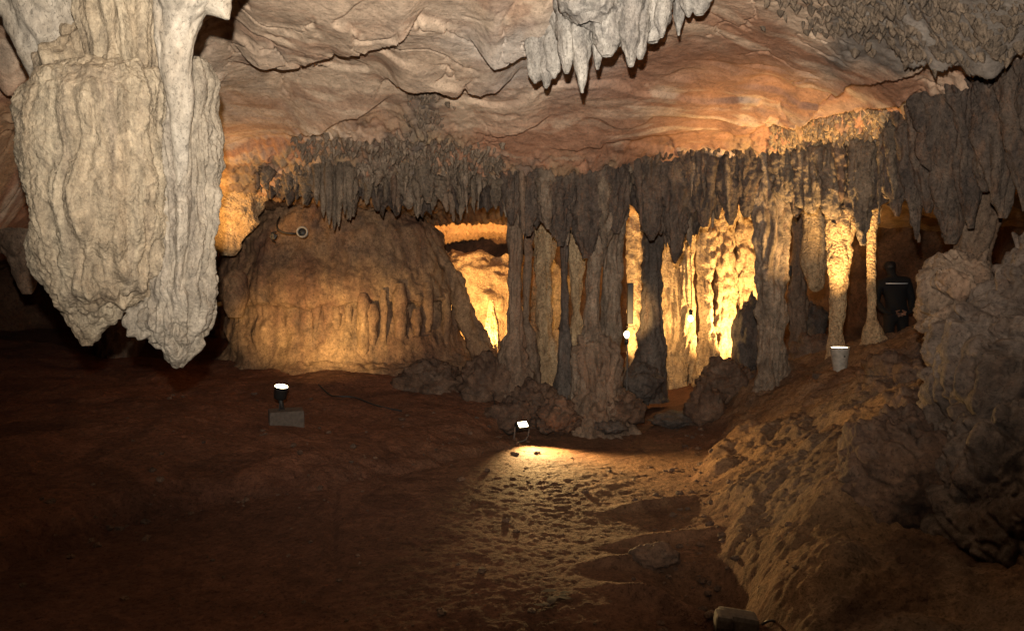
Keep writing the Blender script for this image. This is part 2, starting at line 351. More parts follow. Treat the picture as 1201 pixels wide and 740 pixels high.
wo = sstep(0.05, 0.5, nz) * (1 - sstep(420, 560, px)) * sstep(80, 130, py)
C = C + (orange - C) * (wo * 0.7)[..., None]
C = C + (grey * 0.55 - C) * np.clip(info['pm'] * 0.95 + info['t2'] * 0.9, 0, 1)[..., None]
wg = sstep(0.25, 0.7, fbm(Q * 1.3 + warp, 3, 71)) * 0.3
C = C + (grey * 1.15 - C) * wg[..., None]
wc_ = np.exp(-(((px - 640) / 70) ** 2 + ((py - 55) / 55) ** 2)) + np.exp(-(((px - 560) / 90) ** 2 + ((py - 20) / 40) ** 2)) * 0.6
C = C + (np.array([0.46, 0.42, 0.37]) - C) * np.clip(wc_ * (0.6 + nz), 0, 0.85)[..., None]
tanrim = np.array([0.30, 0.22, 0.13])
kr = sstep(-0.1, 0.4, fbm(Q * 2.2, 3, 81))[..., None]
C = C + ((soot * kr + tanrim * (1 - kr)) - C) * (info['rm'] * 0.8 * sstep(-0.35, 0.15, fbm(Q * 3.1 + warp, 3, 85)))[..., None]
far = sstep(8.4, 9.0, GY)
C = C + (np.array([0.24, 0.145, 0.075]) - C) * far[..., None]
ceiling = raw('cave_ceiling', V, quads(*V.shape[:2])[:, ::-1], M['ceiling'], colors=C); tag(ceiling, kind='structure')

# ------------------------------------------------------------------ floor
FLOORC = [P(*a) for a in [
    (0, 664, 4.1), (0, 600, 4.7), (100, 625, 4.6), (100, 560, 5.3), (200, 592, 5.1), (200, 510, 6.3), (300, 577, 5.4), (334, 506, 7.0), (390, 562, 5.6), (400, 500, 7.4), (480, 540, 6.2), (560, 522, 6.9),
    (100, 470, 7.4), (250, 446, 8.8), (400, 446, 8.9), (520, 470, 8.3), (600, 488, 8.0), (30, 485, 7.0),
    (300, 700, 3.85), (600, 740, 3.5), (450, 640, 4.55), (600, 600, 5.2), (610, 512, 7.55), (720, 560, 6.1), (690, 492, 8.3), (760, 478, 9.2), (780, 446, 11.2), (840, 446, 10.2),
    (820, 560, 6.05), (835, 500, 7.7), (850, 640, 4.55), (870, 700, 3.85), (905, 745, 3.4), (760, 700, 3.85),
    (865, 500, 7.5), (905, 448, 8.0), (900, 530, 6.2), (875, 640, 4.5), (920, 620, 4.4), (950, 600, 4.35), (950, 550, 5.2), (950, 470, 6.9), (1000, 440, 6.9), (1000, 520, 5.1), (985, 585, 4.2), (935, 680, 3.75), (975, 672, 3.45), (1030, 740, 3.2), (1060, 420, 6.7), (1080, 500, 4.9), (1080, 650, 3.9), (1100, 745, 3.2), (1201, 745, 3.0),
    (985, 444, 6.95), (960, 440, 8.8), (1050, 420, 8.6), (935, 445, 9.3)]] + [np.array(a) for a in [(0, 0, 0), (0, -5, 0), (-4, 0, 0.1), (-8, 0, 0.3), (-8, 6, 0.8), (3, 0, 0.55), (6, 0, 1.2), (6, 5, 1.5), (6, 8, 1.1), (4.2, 11, 0.1), (5.1, 10.6, 0.0), (4.6, 9.7, 0.25), (6, 14, 0.5), (0, 13.5, 0.1), (-2, 12, 0.3), (-5, 11, 0.6), (-8, 12, 0.9), (0, 16, 0.2), (2.2, 12.2, 0.1)]]
floor_f = TPS(FLOORC)
def floor_h(V):
    px, py = proj(V); x, y = V[..., 0], V[..., 1]
    Q = np.stack([x, y, x * 0 + 2.2], -1)
    warp = np.stack([fbm(Q * 1.1, 2, 103), fbm(Q * 1.1, 2, 109), x * 0], -1)
    lip = np.interp(px, [-50, 0, 100, 200, 300, 390, 480, 560, 600, 640], [676, 657, 622, 590, 572, 558, 538, 520, 512, 506])
    jit = fbm(Q * 2.3, 3, 111) * 12
    bank = sstep(6, -16, py - lip + jit) * (px < 620) * (y > 2) * (y < 9.5)
    rl = np.interp(py, [455, 500, 560, 600, 640, 700, 760], [850, 838, 826, 842, 856, 872, 910])
    rb = sstep(-12, 30, px - rl + fbm(Q * 2.6, 3, 121) * 26) * (y > 1)
    rough = 0.35 + 0.65 * np.maximum(bank, rb)
    h = fbm(Q * 0.8, 2, 131) * 0.05 * (rough - 0.1) + fbm(Q * 2.6 + warp * 0.4, 4, 135) * 0.030 * (rough - 0.15) + fbm(Q * 9, 4, 141, 0.6) * 0.0036 * (0.5 + rough * 0.8) + rb * (fbm(Q * 15, 3, 147, 0.65) * 0.018 + billow(Q * 4.5 + warp, 2, 149) * 0.018)
    h = h + bank * 0.09 - 0.05 * np.exp(-((py - lip + jit - 8) / 5.0) ** 2) * (px < 600) * (y > 2) * (y < 9)
    h = h - 0.03 * np.exp(-((px - 391 - jit * 0.3) / 5.0) ** 2) * sstep(560, 575, py) * (1 - sstep(640, 680, py)) * (y > 2)
    # trodden, stony texture of the path and its drag marks
    f1, f2 = worley2(Q * np.array([7.5, 7.5, 1]) + warp * 1.2, 3)
    pth = (1 - np.maximum(bank, rb))
    h = h + pth * sstep(0.5, 0.0, f1) * 0.002 * sstep(0.0, 0.4, fbm(Q * 1.0, 2, 151) + 0.2)
    ang = 0.6
    R_ = np.stack([(x * math.cos(ang) + y * math.sin(ang)) * 1.4, (-x * math.sin(ang) + y * math.cos(ang)) * 9, x * 0], -1)
    h = h + pth * fbm(R_ + warp, 3, 155) * 0.006 * np.exp(-(((x - 0.7) / 1.0) ** 2 + ((y - 6.6) / 1.0) ** 2))
    h = h + fbm(Q * 22, 3, 157, 0.7) * 0.0045 * sstep(9, 6.5, y)
    # lumpy right bank
    g1, g2 = worley2(Q * 2.1 + warp * 0.7, 23)
    k1, k2 = worley2(Q * 6 + warp * 0.8, 33)
    bm = rb * sstep(0.9, 1.6, x)
    h = h + rb * 0.10 + bm * ((0.6 - g1) * 0.11 + (0.5 - k1) * 0.015)
    # ledges beside the path in the right foreground
    for (lx, ly, la, lb, rot, hh) in [(0.72, 4.35, 0.30, 0.10, 0.1, 0.07), (0.95, 4.75, 0.34, 0.10, 0.15, 0.06), (0.80, 3.72, 0.34, 0.08, -0.75, 0.11), (0.95, 5.4, 0.3, 0.08, 0.3, 0.05)]:
        ex, ey = x - lx, y - ly; c, s = math.cos(rot), math.sin(rot)
        a, b = (ex * c + ey * s) / la, (-ex * s + ey * c) / lb
        h = h + hh * np.exp(-(a * a) ** 1.5 - np.where(b < 0, b * b * 6, b * b))
    h = h - 0.22 * np.exp(-(((x - 1.02) / 0.2) ** 2 + ((y - 3.95) / 0.28) ** 2))
    return h, dict(bank=bank, rb=rb, bm=bm, Q=Q, warp=warp)
ys = np.concatenate([np.linspace(-5, 2.9, 24)[:-1], 2.9 * (15.5 / 2.9) ** np.linspace(0, 1, 560)])
xs = np.concatenate([np.linspace(-10, -4.5, 70)[:-1], np.linspace(-4.5, 4.0, 620)[:-1], np.linspace(4.0, 8.5, 40)])
GX, GY = np.meshgrid(xs, ys)
V = np.stack([GX, GY, np.clip(floor_f(GX, GY), -0.3, 2.0)], -1)
hh, fi = floor_h(V); V[..., 2] += hh
def floor_z(x, y):
    v = np.array([[[x, y, float(np.clip(floor_f(x, y), -0.3, 2.0))]]])
    return float(v[0, 0, 2] + floor_h(v)[0][0, 0])
def ground(px, d):
    """ground point under pixel column px at distance d"""
    x = (px - CX) / FPX * d
    return np.array([x, d, floor_z(x, d)])
Q, warp = fi['Q'], fi['warp']
soil = np.array([0.098, 0.045, 0.028]); dust_and_pool = np.array([0.20, 0.122, 0.064]); clay = np.array([0.165, 0.072, 0.040]); gry = np.array([0.12, 0.09, 0.068])
C = np.broadcast_to(soil, V.shape).copy()
C += (clay - C) * (fi['bank'] * 0.75)[..., None]
C += (dust_and_pool - C) * (fi['rb'] * 0.85)[..., None]
C += (gry - C) * (fi['bm'] * sstep(-0.1, 0.5, fbm(Q * 1.2, 3, 161)) * 0.75)[..., None]
pool_tint = np.exp(-(((GX - 0.9) / 1.4) ** 2 + ((GY - 6.0) / 2.2) ** 2))  # path lamp's pool of light, painted paler into the earth colour
C += (dust_and_pool * 0.92 - C) * (pool_tint * 0.6)[..., None]
C += (soil * 0.6 - C) * (sstep(0.15, 0.6, fbm(Q * 1.7 + warp, 4, 165)) * 0.5)[..., None]
floor = raw('cave_floor', V, quads(*V.shape[:2]), M['floor'], colors=C); tag(floor, kind='structure')

# ------------------------------------------------------------------ chamber walls
plan = np.array([(-9, -4), (-9.3, 3), (-8.8, 8), (-6.4, 11.2), (-3.2, 12.8), (0, 13.6), (2.6, 13.8), (4.6, 12.6), (6.6, 11.6), (7.2, 8.5), (5.6, 5.5), (4.6, 2.5), (4.6, -1), (4.0, -4), (-2, -4.6), (-9, -4)], dtype=float)
seg = np.r_[0, np.cumsum(np.linalg.norm(np.diff(plan, axis=0), axis=1))]
t = np.linspace(0, seg[-1], 620)
wx, wy = np.interp(t, seg, plan[:, 0]), np.interp(t, seg, plan[:, 1])
k = np.ones(15) / 15
wx = np.convolve(np.r_[wx[-8:-1], wx, wx[1:8]], k, 'valid'); wy = np.convolve(np.r_[wy[-8:-1], wy, wy[1:8]], k, 'valid')
zz = np.linspace(-0.6, 4.4, 130)
V = np.stack([np.broadcast_to(wx, (130, 620)), np.broadcast_to(wy, (130, 620)), np.broadcast_to(zz[:, None], (130, 620))], -1).copy()
N = normals(V)
V += N * (fbm(V * np.array([0.7, 0.7, 1.1]), 3, 201) * 0.35 + billow(V * np.array([1.8, 1.8, 0.5]), 3, 211) * 0.09 + fbm(V * 8, 3, 221) * 0.015)[..., None]
wall = raw('cave_wall', V, quads(130, 620), M['wall']); tag(wall, kind='structure')

# ------------------------------------------------------------------ dripstone solids from an outline
def solid(name, rows, d, mat, parent=None, ratio=1.0, nu=56, nv=110, seed=0, flute=(9.0, 0.03), fz=0.12, lump=(4.0, 0.03), fine=(25.0, 0.006), knob=None, tilt=0.0, label=None, cat=None, group=None, origin=None, sq=2.0, dshift=None, fmod=None, inset=1.0):
    rows = sorted(rows, key=lambda r: r[0])
    A = np.array([P(r[1], r[0], d) for r in rows]); B = np.array([P(r[2], r[0], d) for r in rows])
    cxs = (A[:, 0] + B[:, 0]) / 2; ws = np.maximum((B[:, 0] - A[:, 0]) / 2, 0.002) * inset; zs = A[:, 2]
    L = np.r_[0, np.cumsum(np.hypot(np.diff(zs), np.diff(ws)))]
    tt = np.linspace(0, L[-1], nv)
    cx, ww, z = np.interp(tt, L, cxs), np.interp(tt, L, ws), np.interp(tt, L, zs)
    ker = np.array([1, 2, 3, 2, 1]) / 9.0
    for a in (cx, ww):
        a[2:-2] = np.convolve(a, ker, 'valid')
    dep = np.full(nv, float(d))
    if dshift is not None: dep = dep + np.interp(z[::-1], sorted(x[0] for x in dshift), [x[1] for x in sorted(dshift)])[::-1]
    th = np.linspace(0, 2 * math.pi, nu, endpoint=False) + 0.13 * seed
    cs, sn = np.cos(th), np.sin(th)
    cs = np.sign(cs) * np.abs(cs) ** (2 / sq); sn = np.sign(sn) * np.abs(sn) ** (2 / sq)
    V = np.stack([cx[:, None] + ww[:, None] * cs, dep[:, None] + ratio * ww[:, None] * sn + 0 * z[:, None], z[:, None] + 0 * cs], -1)
    N = -normals(V, True)
    ctr = np.stack([cx, dep, z], -1)[:, None]
    if np.mean(np.sum(N[nv // 3:2 * nv // 3] * (V - ctr)[nv // 3:2 * nv // 3], -1)) < 0: N = -N
    S = np.array([0.37, 0.71, 1.13]) * (seed + 1)
    Q = V + S
    wp = np.stack([fbm(Q * 2.0, 2, 301), fbm(Q * 2.0, 2, 305), fbm(Q * 2.0, 2, 309)], -1)
    g = np.minimum(1.0, 0.12 + ww / 0.16)[:, None]
    D = billow(Q * np.array([flute[0], flute[0], flute[0] * fz]) + wp * 0.5, 2, 311) * flute[1]
    if fmod: D = D * (fmod[2] + (fmod[3] - fmod[2]) * sstep(fmod[0], fmod[1], V[..., 2] + (cx[:, None] - V[..., 0]) * 1.2))
    D = D + fbm(Q * lump[0], 3, 321) * lump[1] + fbm(Q * fine[0], 3, 331, 0.6) * fine[1]
    if knob:
        f1, _ = worley(Q * knob[0] + wp * 0.8, 5); D = D + (0.55 - f1) * knob[1]
    V = V + N * (D * g)[..., None]
    # close both ends
    top = V[0].mean(0); bot = V[-1].mean(0)
    VV = np.concatenate([V.reshape(-1, 3), top[None], bot[None]]); n = nv * nu
    j = np.arange(nu); jn = (j + 1) % nu
    F = np.concatenate([quads(nv, nu, True), np.stack([np.full(nu, n), jn, j, j], -1)[:, [0, 1, 2, 2]][:0]])
    capt = np.stack([np.full(nu, n), jn, j], -1); capb = np.stack([np.full(nu, n + 1), (nv - 1) * nu + j, (nv - 1) * nu + jn], -1)
    if origin is None: origin = np.array([cx[-1], d, z[-1]])
    o = raw(name, VV, F, mat, parent, origin=origin)
    if label: tag(o, label, cat, group)
    return o
def stal_rows(x, y0, y1, w, tip=0.12, blunt=0.75, wob=0.0, rnd=random):
    rows = []; ph = rnd.uniform(0, 6)
    n_ = 8 if blunt > 0 else 14
    for i in range(n_ + 1):
        t = i / n_
        ww = w * (tip + (1 - tip) * (1 - t) ** blunt) if i < n_ else w * tip * 0.5
        if blunt < 0: ww = w * max(0.06, 1 - t ** (-blunt)) ** 0.5 * (0.8 + 0.2 * math.cos(t * 2.6 + 0.6))
        if i == 0 and blunt > 0: ww *= 0.35
        xo = math.sin(ph + t * 3) * wob * w
        rows.append((y0 + (y1 - y0) * t, x + xo - ww / 2, x + xo + ww / 2))
    return rows

# ------------------------------------------------------------------ big hanging flowstone at upper left
d0 = 4.0
hang = thing('hanging_flowstone', P(140, 430, d0), 'huge pale bulbous flowstone mass hanging from the ceiling at upper left', 'flowstone')
solid('main_lobe', [(70, 95, 150), (78, 62, 178), (92, 38, 190), (110, 24, 196), (135, 17, 198), (180, 17, 200), (230, 24, 202), (280, 34, 198), (320, 46, 188), (340, 53, 178), (356, 59, 156), (370, 65, 134), (384, 73, 119), (396, 82, 109), (405, 90, 102)], d0, M['pale'], hang, ratio=0.8, nu=260, nv=250, seed=1, flute=(11, 0.030), fz=0.07, lump=(2.5, 0.03), fine=(34, 0.007), knob=(50, 0.006), sq=2.2, fmod=(2.6, 1.9, 0.45, 1.1), inset=0.91).location.x += 0.03
solid('side_lobe', [(66, 205, 238), (74, 196, 250), (100, 188, 256), (200, 184, 257), (250, 180, 256), (300, 174, 252), (340, 166, 249), (362, 154, 246), (375, 150, 244), (388, 160, 241), (398, 172, 236), (410, 184, 230), (422, 191, 222), (431, 202, 214)], d0 + 0.10, M['pale_grey'], hang, ratio=0.95, nu=190, nv=250, seed=4, flute=(13, 0.036), fz=0.08, lump=(4, 0.03), fine=(28, 0.006), knob=(40, 0.006), inset=0.94)
solid('fluted_stem', [(-140, 70, 210), (-60, 84, 196), (-10, 92, 188), (40, 96, 184), (80, 112, 186), (95, 125, 180), (110, 140, 170)], d0 + 0.02, M['pale'], hang, ratio=0.8, nu=150, nv=110, seed=7, flute=(11, 0.035), fz=0.1, lump=(4, 0.02), fine=(25, 0.004))
solid('smooth_drape', [(-140, 175, 330), (-60, 176, 300), (-10, 178, 272), (15, 180, 250), (30, 182, 234), (60, 183, 226), (90, 185, 222), (120, 187, 216), (150, 188, 210), (180, 188, 205), (215, 187, 200), (260, 184, 194), (310, 180, 186), (345, 177, 180)], d0 - 0.22, M['white'], hang, ratio=0.7, nu=120, nv=170, seed=9, flute=(9, 0.022), fz=0.1, lump=(4, 0.022), fine=(22, 0.003), dshift=[(1.5, 0.20), (1.95, 0.20), (2.2, 0.14), (2.5, 0.04), (2.8, 0.0), (4, 0.15)])
solid('drape_arm', [(-120, 215, 330), (-40, 222, 300), (0, 226, 272), (12, 232, 271), (18, 248, 270), (23, 262, 269)], d0 - 0.2, M['white'], hang, ratio=0.6, nu=60, nv=60, seed=11, flute=(9, 0.02), lump=(5, 0.02), fine=(22, 0.003))
solid('shelf_root', [(-140, -60, 110), (-40, -40, 110), (20, 5, 105), (50, 20, 90), (70, 32, 62), (95, 36, 46), (112, 38, 43)], d0 + 0.25, M['white'], hang, ratio=0.8, nu=110, nv=90, seed=13, flute=(6, 0.04), lump=(3, 0.05), fine=(20, 0.005))
solid('dark_root', [(30, 70, 130), (60, 60, 140), (78, 46, 130), (100, 42, 70), (108, 44, 60)], d0 + 0.16, M['pale'], hang, ratio=0.7, nu=80, nv=50, seed=15, flute=(8, 0.05), lump=(5, 0.04), fine=(20, 0.006))

# ------------------------------------------------------------------ chalky stalactite cluster hanging over the middle
rnd = random.Random(5)
chalk = thing('stalactite_cluster', P(735, 0, 4.9), 'chalky white stalactite cluster at the top edge above the middle of the cave', 'stalactite')
specs = [(682, -120, 109, 44, .16, .8), (664, -120, 86, 34, .3, .5), (700, -120, 82, 26, .2, .5), (712, -120, 66, 46, .45, .3), (724, -120, 55, 40, .3, .4), (738, -120, 78, 42, .2, .55), (752, -120, 70, 34, .25, .5), (766, -120, 50, 44, .5, .3), (776, -120, 44, 22, .4, .4),
         (797, -120, 42, 26, .2, .7), (806, -120, 20, 26, .4, .4), (820, -120, 18, 30, .6, .25), (690, -120, 30, 70, .7, .3), (745, -120, 20, 90, .7, .3), (655, -120, 45, 30, .3, .5), (640, 20, 104, 26, .2, .5), (628, 40, 98, 24, .3, .5), (650, 10, 92, 26, .3, .5)]
for i, (x, a, b, wd, tip, bl) in enumerate(specs):
    solid('stalactite', stal_rows(x, a, b, wd * 1.15, tip, bl, 0.03, rnd), 4.9 + rnd.uniform(-0.12, 0.12) + (0.5 if x < 656 else 0), M['chalk'], chalk, nu=40, nv=70, seed=20 + i, flute=(20, 0.022), fz=0.25, lump=(9, 0.022), fine=(30, 0.008), knob=(26, 0.012))

# ------------------------------------------------------------------ fringe of stalactites along the lower rim of the ceiling
EX = [290, 330, 360, 385, 400, 420, 450, 480, 500, 530, 560, 590, 610, 650, 690, 730, 760, 793, 830, 870, 905, 940, 985, 1012, 1050, 1075, 1110, 1135, 1170, 1201, 1260]
EB = [222, 230, 240, 262, 258, 248, 252, 256, 262, 252, 256, 262, 272, 286, 300, 268, 278, 300, 262, 262, 240, 246, 262, 280, 250, 276, 280, 262, 252, 242, 230]
ET = [212, 208, 206, 206, 204, 200, 198, 196, 194, 198, 198, 198, 196, 196, 196, 194, 192, 190, 190, 192, 192, 186, 178, 172, 156, 146, 124, 112, 95, 80, 60]
DX = [260, 600, 800, 900, 1000, 1070, 1120, 1201, 1260]; DD = [8.2, 8.05, 8.0, 7.7, 7.0, 6.3, 5.6, 4.9, 4.5]
def nubs(root, x0, x1, n, mat, rnd, reach):
    """coral-like drips too small to count on the ceiling in front of the fringe"""
    pts = []
    for i in range(n):
        x = rnd.uniform(x0, x1); d = float(np.interp(x, DX, DD)) + 0.1 - reach * rnd.random() ** 1.6
        pts.append(((x - CX) / FPX * d, d))
    pts = np.array(pts); W = np.stack([pts[:, 0], pts[:, 1], np.clip(ceil_f(pts[:, 0], pts[:, 1]), 1.3, 4.2)], -1)[None]
    W[..., 2] -= ceiling_disp(W)[0]; W = W[0]
    VV, FF = drip_mesh(W, rnd, 0.02, 0.075)
    o = raw('coral_drips', VV, FF, mat, root); o['kind'] = 'stuff'
def drip_mesh(W, rnd, lmin, lmax):
    K, R6 = 6, 5; VV = []; FF = []; base = quads(R6, K, True)
    for i, p in enumerate(W):
        r = rnd.uniform(0.012, 0.035); l = rnd.uniform(lmin, lmax); bx, by = rnd.uniform(-.5, .5), rnd.uniform(-.6, .2)
        for j in range(R6):
            t = j / (R6 - 1.0); rr = r * (1.25 - t) ** 0.8 * rnd.uniform(.8, 1.2) * (0.25 if j == R6 - 1 else 1)
            for q in range(K):
                a = 2 * math.pi * q / K + i
                VV.append((p[0] + bx * l * t * t + rr * math.cos(a), p[1] + by * l * t * t + rr * math.sin(a), p[2] + 0.03 - (l + 0.03) * t))
        FF.append(base + i * R6 * K)
    return np.array(VV), np.concatenate(FF)
def ceiling_patch(spots, n, rnd):
    W = []
    while len(W) < n:
        u, v, dd_, sx, sy = rnd.choice(spots)
        p = P(u, v, dd_); W.append((p[0] + rnd.gauss(0, sx), p[1] + rnd.gauss(0, sy)))
    W = np.array(W); W = np.stack([W[:, 0], W[:, 1], np.clip(ceil_f(W[:, 0], W[:, 1]), 1.3, 4.2)], -1)[None]
    W[..., 2] -= ceiling_disp(W)[0]
    return W[0]
def fringe(name, label, x0, x1, n, mat, seed, wmin=7, wmax=22, big=(), nub=220, nubd=0.9):
    rnd = random.Random(seed)
    xm = (x0 + x1) / 2; dm = float(np.interp(xm, DX, DD))
    root = thing(name, P(xm, float(np.interp(xm, EX, ET)), dm), label, 'stalactites')
    # fused curtain behind the single drips
    nu, nv = max(60, int((x1 - x0) * 1.1)), 46
    pxs = np.linspace(x0 - 6, x1 + 6, nu)
    V = np.zeros((nv, nu, 3))
    for j, x in enumerate(pxs):
        d = float(np.interp(x, DX, DD)) + 0.14
        yt = float(np.interp(x, EX, ET)) - 22; yb = yt + 22 + (float(np.interp(x, EX, EB)) - yt - 22) * 0.72
        a, b = P(x, yt, d), P(x, yb, d)
        V[:, j] = a + (b - a) * np.linspace(0, 1, nv)[:, None]
    jag = fbm(np.stack([V[0, :, 0] * 7, V[0, :, 1] * 6, V[0, :, 0] * 0], -1), 3, 400 + seed) * 0.22
    V[:, :, 2] -= np.linspace(0, 1, nv)[:, None] * jag[None]
    N = normals(V); N = np.where(N[..., 1:2] > 0, -N, N)
    V = V + N * (billow(V * np.array([7, 7, 1.6]), 3, 411) * 0.11 + fbm(V * 4, 3, 421) * 0.07 + (0.55 - worley(V * np.array([9, 9, 6.0]), 6)[0]) * 0.07 + fbm(V * 25, 2, 431) * 0.008)[..., None]
    back = V + np.array([0, 0.10, 0]); back[-1] = V[-1] + np.array([0, 0.03, 0.0])
    VV = np.concatenate([V, back[::-1]], 0)
    raw('fused_curtain', VV, quads(*VV.shape[:2]), M['fringe'], root)  # darker stone than the drips: shade of the gaps put into its colour
    for i in range(n):
        x = x0 + (x1 - x0) * min(1, max(0, (i + rnd.random()) / n + 0.02 * math.sin(i * 1.9)))
        row = rnd.choice((-0.16, -0.05, 0.05, 0.14))
        d = float(np.interp(x, DX, DD)) + row
        wd = wmin + (wmax - wmin) * rnd.random() ** 2.2 * 1.25
        top, bot = float(np.interp(x, EX, ET)), float(np.interp(x, EX, EB))
        yb = top + (bot - top) * (0.78 + 0.24 * math.sin(x * 0.17 + seed) * math.sin(x * 0.061 + 2 * seed) + rnd.uniform(-0.32, 0.22)) * (1.15 if rnd.random() < 0.12 else 1.0)
        yt = top - 14 + (bot - top) * (rnd.choice((0, 0.1, 0.3, 0.4)) if seed < 5 else 0)
        solid('stalactite', stal_rows(x, yt, yb, wd, rnd.uniform(.08, .25), rnd.uniform(.55, 1.3), 0.15, rnd), d, rnd.choice((mat, mat, M['fringe_tan'], M['column'], M['drip'] if seed < 6 else mat)), root, nu=20, nv=40, seed=seed * 7 + i, flute=(22, 0.035), fz=0.2, lump=(9, 0.045), fine=(34, 0.016), knob=(24, 0.035))
    for i, (x, yb, wd, tip, bl) in enumerate(big):
        d = float(np.interp(x, DX, DD)) - 0.06
        solid('drapery', stal_rows(x, float(np.interp(x, EX, ET)) - 14, yb, wd, tip, bl, 0.05, rnd), d, mat, root, ratio=0.7, nu=64, nv=70, seed=seed * 3 + i, flute=(12, 0.045), fz=0.10, lump=(4, 0.03), fine=(28, 0.010 if seed < 6 else 0.006), knob=(20, 0.024) if seed < 6 else (20, 0.008))
    nubs(root, x0 + (45 if seed == 1 else 0), x1, nub, {1: M['drip'], 2: M['drip'], 5: M['column_tan']}.get(seed, mat), rnd, nubd)
    return root
fringe('stalactite_fringe', 'knobbly grey-brown stalactite fringe above the brown flowstone mound', 300, 500, 44, M['fringe_tan'], 1, 8, 26, nub=560, nubd=0.75)
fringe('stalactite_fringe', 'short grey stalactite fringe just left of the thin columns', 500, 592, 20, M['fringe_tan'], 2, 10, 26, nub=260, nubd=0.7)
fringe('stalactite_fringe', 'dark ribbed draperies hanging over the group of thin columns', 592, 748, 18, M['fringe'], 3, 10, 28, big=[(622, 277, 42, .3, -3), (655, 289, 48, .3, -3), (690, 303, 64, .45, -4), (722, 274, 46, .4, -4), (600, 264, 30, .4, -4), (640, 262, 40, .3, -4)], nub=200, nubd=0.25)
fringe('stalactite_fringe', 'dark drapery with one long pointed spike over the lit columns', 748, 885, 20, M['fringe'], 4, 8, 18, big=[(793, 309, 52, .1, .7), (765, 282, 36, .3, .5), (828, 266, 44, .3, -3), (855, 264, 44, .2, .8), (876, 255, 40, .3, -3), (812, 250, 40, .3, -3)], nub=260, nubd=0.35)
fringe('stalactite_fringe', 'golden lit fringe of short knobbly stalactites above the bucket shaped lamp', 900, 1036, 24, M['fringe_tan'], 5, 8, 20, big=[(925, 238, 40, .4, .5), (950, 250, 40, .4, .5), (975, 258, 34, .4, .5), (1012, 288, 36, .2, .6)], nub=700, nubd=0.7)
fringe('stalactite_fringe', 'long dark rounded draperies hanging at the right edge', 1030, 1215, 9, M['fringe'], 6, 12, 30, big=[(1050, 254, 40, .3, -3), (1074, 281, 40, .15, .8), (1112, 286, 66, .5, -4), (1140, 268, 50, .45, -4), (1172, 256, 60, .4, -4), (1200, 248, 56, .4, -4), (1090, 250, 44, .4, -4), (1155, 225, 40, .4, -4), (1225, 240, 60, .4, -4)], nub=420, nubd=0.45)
rp = random.Random(31)
VV, FF = drip_mesh(ceiling_patch([(985, 30, 5.0, .20, .14), (1040, 24, 4.75, .22, .14), (1110, 14, 4.4, .25, .14), (1170, 8, 4.2, .2, .12)], 620, rp), rp, 0.012, 0.05)
tag(raw('dripstone_crust', VV, FF, M['fringe_tan']), 'rough grey crust of tiny drips on the ceiling at upper right', 'dripstone', kind='stuff')
VV, FF = drip_mesh(ceiling_patch([(505, 105, 6.7, .07, .16), (497, 135, 7.2, .09, .2), (480, 165, 7.7, .22, .15)], 170, rp), rp, 0.012, 0.045)
tag(raw('dripstone_crust', VV, FF, M['drip']), 'narrow grey tongue of small drips running up the ceiling above the fringe', 'dripstone', kind='stuff')
rnd = random.Random(3)
droop = thing('stalactite_cluster', P(392, 262, 8.0), 'orange tinted thin stalactite bunch hanging beside the round wall lamp', 'stalactites')
for i, (x, b) in enumerate([(372, 240), (380, 256), (386, 264), (392, 270), (398, 266), (404, 252), (410, 258)]):
    solid('stalactite', stal_rows(x, 190, b, 13, .2, .7, .05, rnd), 7.85 + rnd.uniform(-.08, .08), M['fringe_tan'], droop, nu=20, nv=44, seed=60 + i, flute=(20, 0.02), lump=(9, 0.012), fine=(30, 0.005))

# ------------------------------------------------------------------ brown flowstone mound
mound = thing('flowstone_mound', ground(400, 9.2), 'big brown domed flowstone mound with dripping ribs behind the left floodlight', 'flowstone')
solid('dome', [(225, 340, 440), (238, 318, 474), (250, 298, 492), (268, 282, 506), (295, 268, 520), (325, 260, 536), (346, 254, 550), (352, 256, 548), (359, 270, 532), (385, 266, 540), (415, 262, 556), (428, 252, 582), (440, 244, 600), (470, 238, 616), (500, 232, 625)], 9.9, M['mound'], mound, ratio=0.62, nu=330, nv=230, seed=2, flute=(9, 0.026), fz=0.14, lump=(1.6, 0.10), fine=(16, 0.010), knob=(16, 0.010))
rnd = random.Random(9)
for i in range(13):
    x = 372 + i * 13.4 + rnd.uniform(-5, 5)
    w_ = rnd.uniform(8, 20); y0 = 358 + rnd.uniform(-14, 22); y1 = 418 + rnd.uniform(-34, 16)
    edge = abs(x - 402) / 137.0
    d = 9.9 - 0.93 * math.sqrt(max(0.06, 1 - edge ** 2)) + rnd.uniform(.02, .09)
    solid('drip_rib', [(y0 - 14, x - w_ * .3, x + w_ * .3), (y0, x - w_ * .5, x + w_ * .5), (y0 + 20, x - w_ * .42, x + w_ * .42), (y1 - 10, x - w_ * .36, x + w_ * .36), (y1, x - w_ * .2, x + w_ * .2)], d, M['mound'], mound, nu=22, nv=50, seed=90 + i, flute=(14, 0.02), lump=(6, 0.03), fine=(24, 0.008))
solid('stalagmite_knob', [(318, 270, 284), (326, 264, 290), (345, 261, 293), (360, 263, 290), (372, 268, 284)], 8.9, M['mound'], mound, nu=40, nv=40, seed=120, flute=(8, 0.01), lump=(5, 0.02))
solid('buttress', [(280, 500, 508), (320, 520, 540), (360, 535, 556), (400, 545, 575), (430, 555, 592), (470, 560, 612)], 9.3, M['mound'], mound, nu=70, nv=80, seed=123, flute=(7, 0.05), fz=.2, lump=(3, 0.06), fine=(18, 0.015))

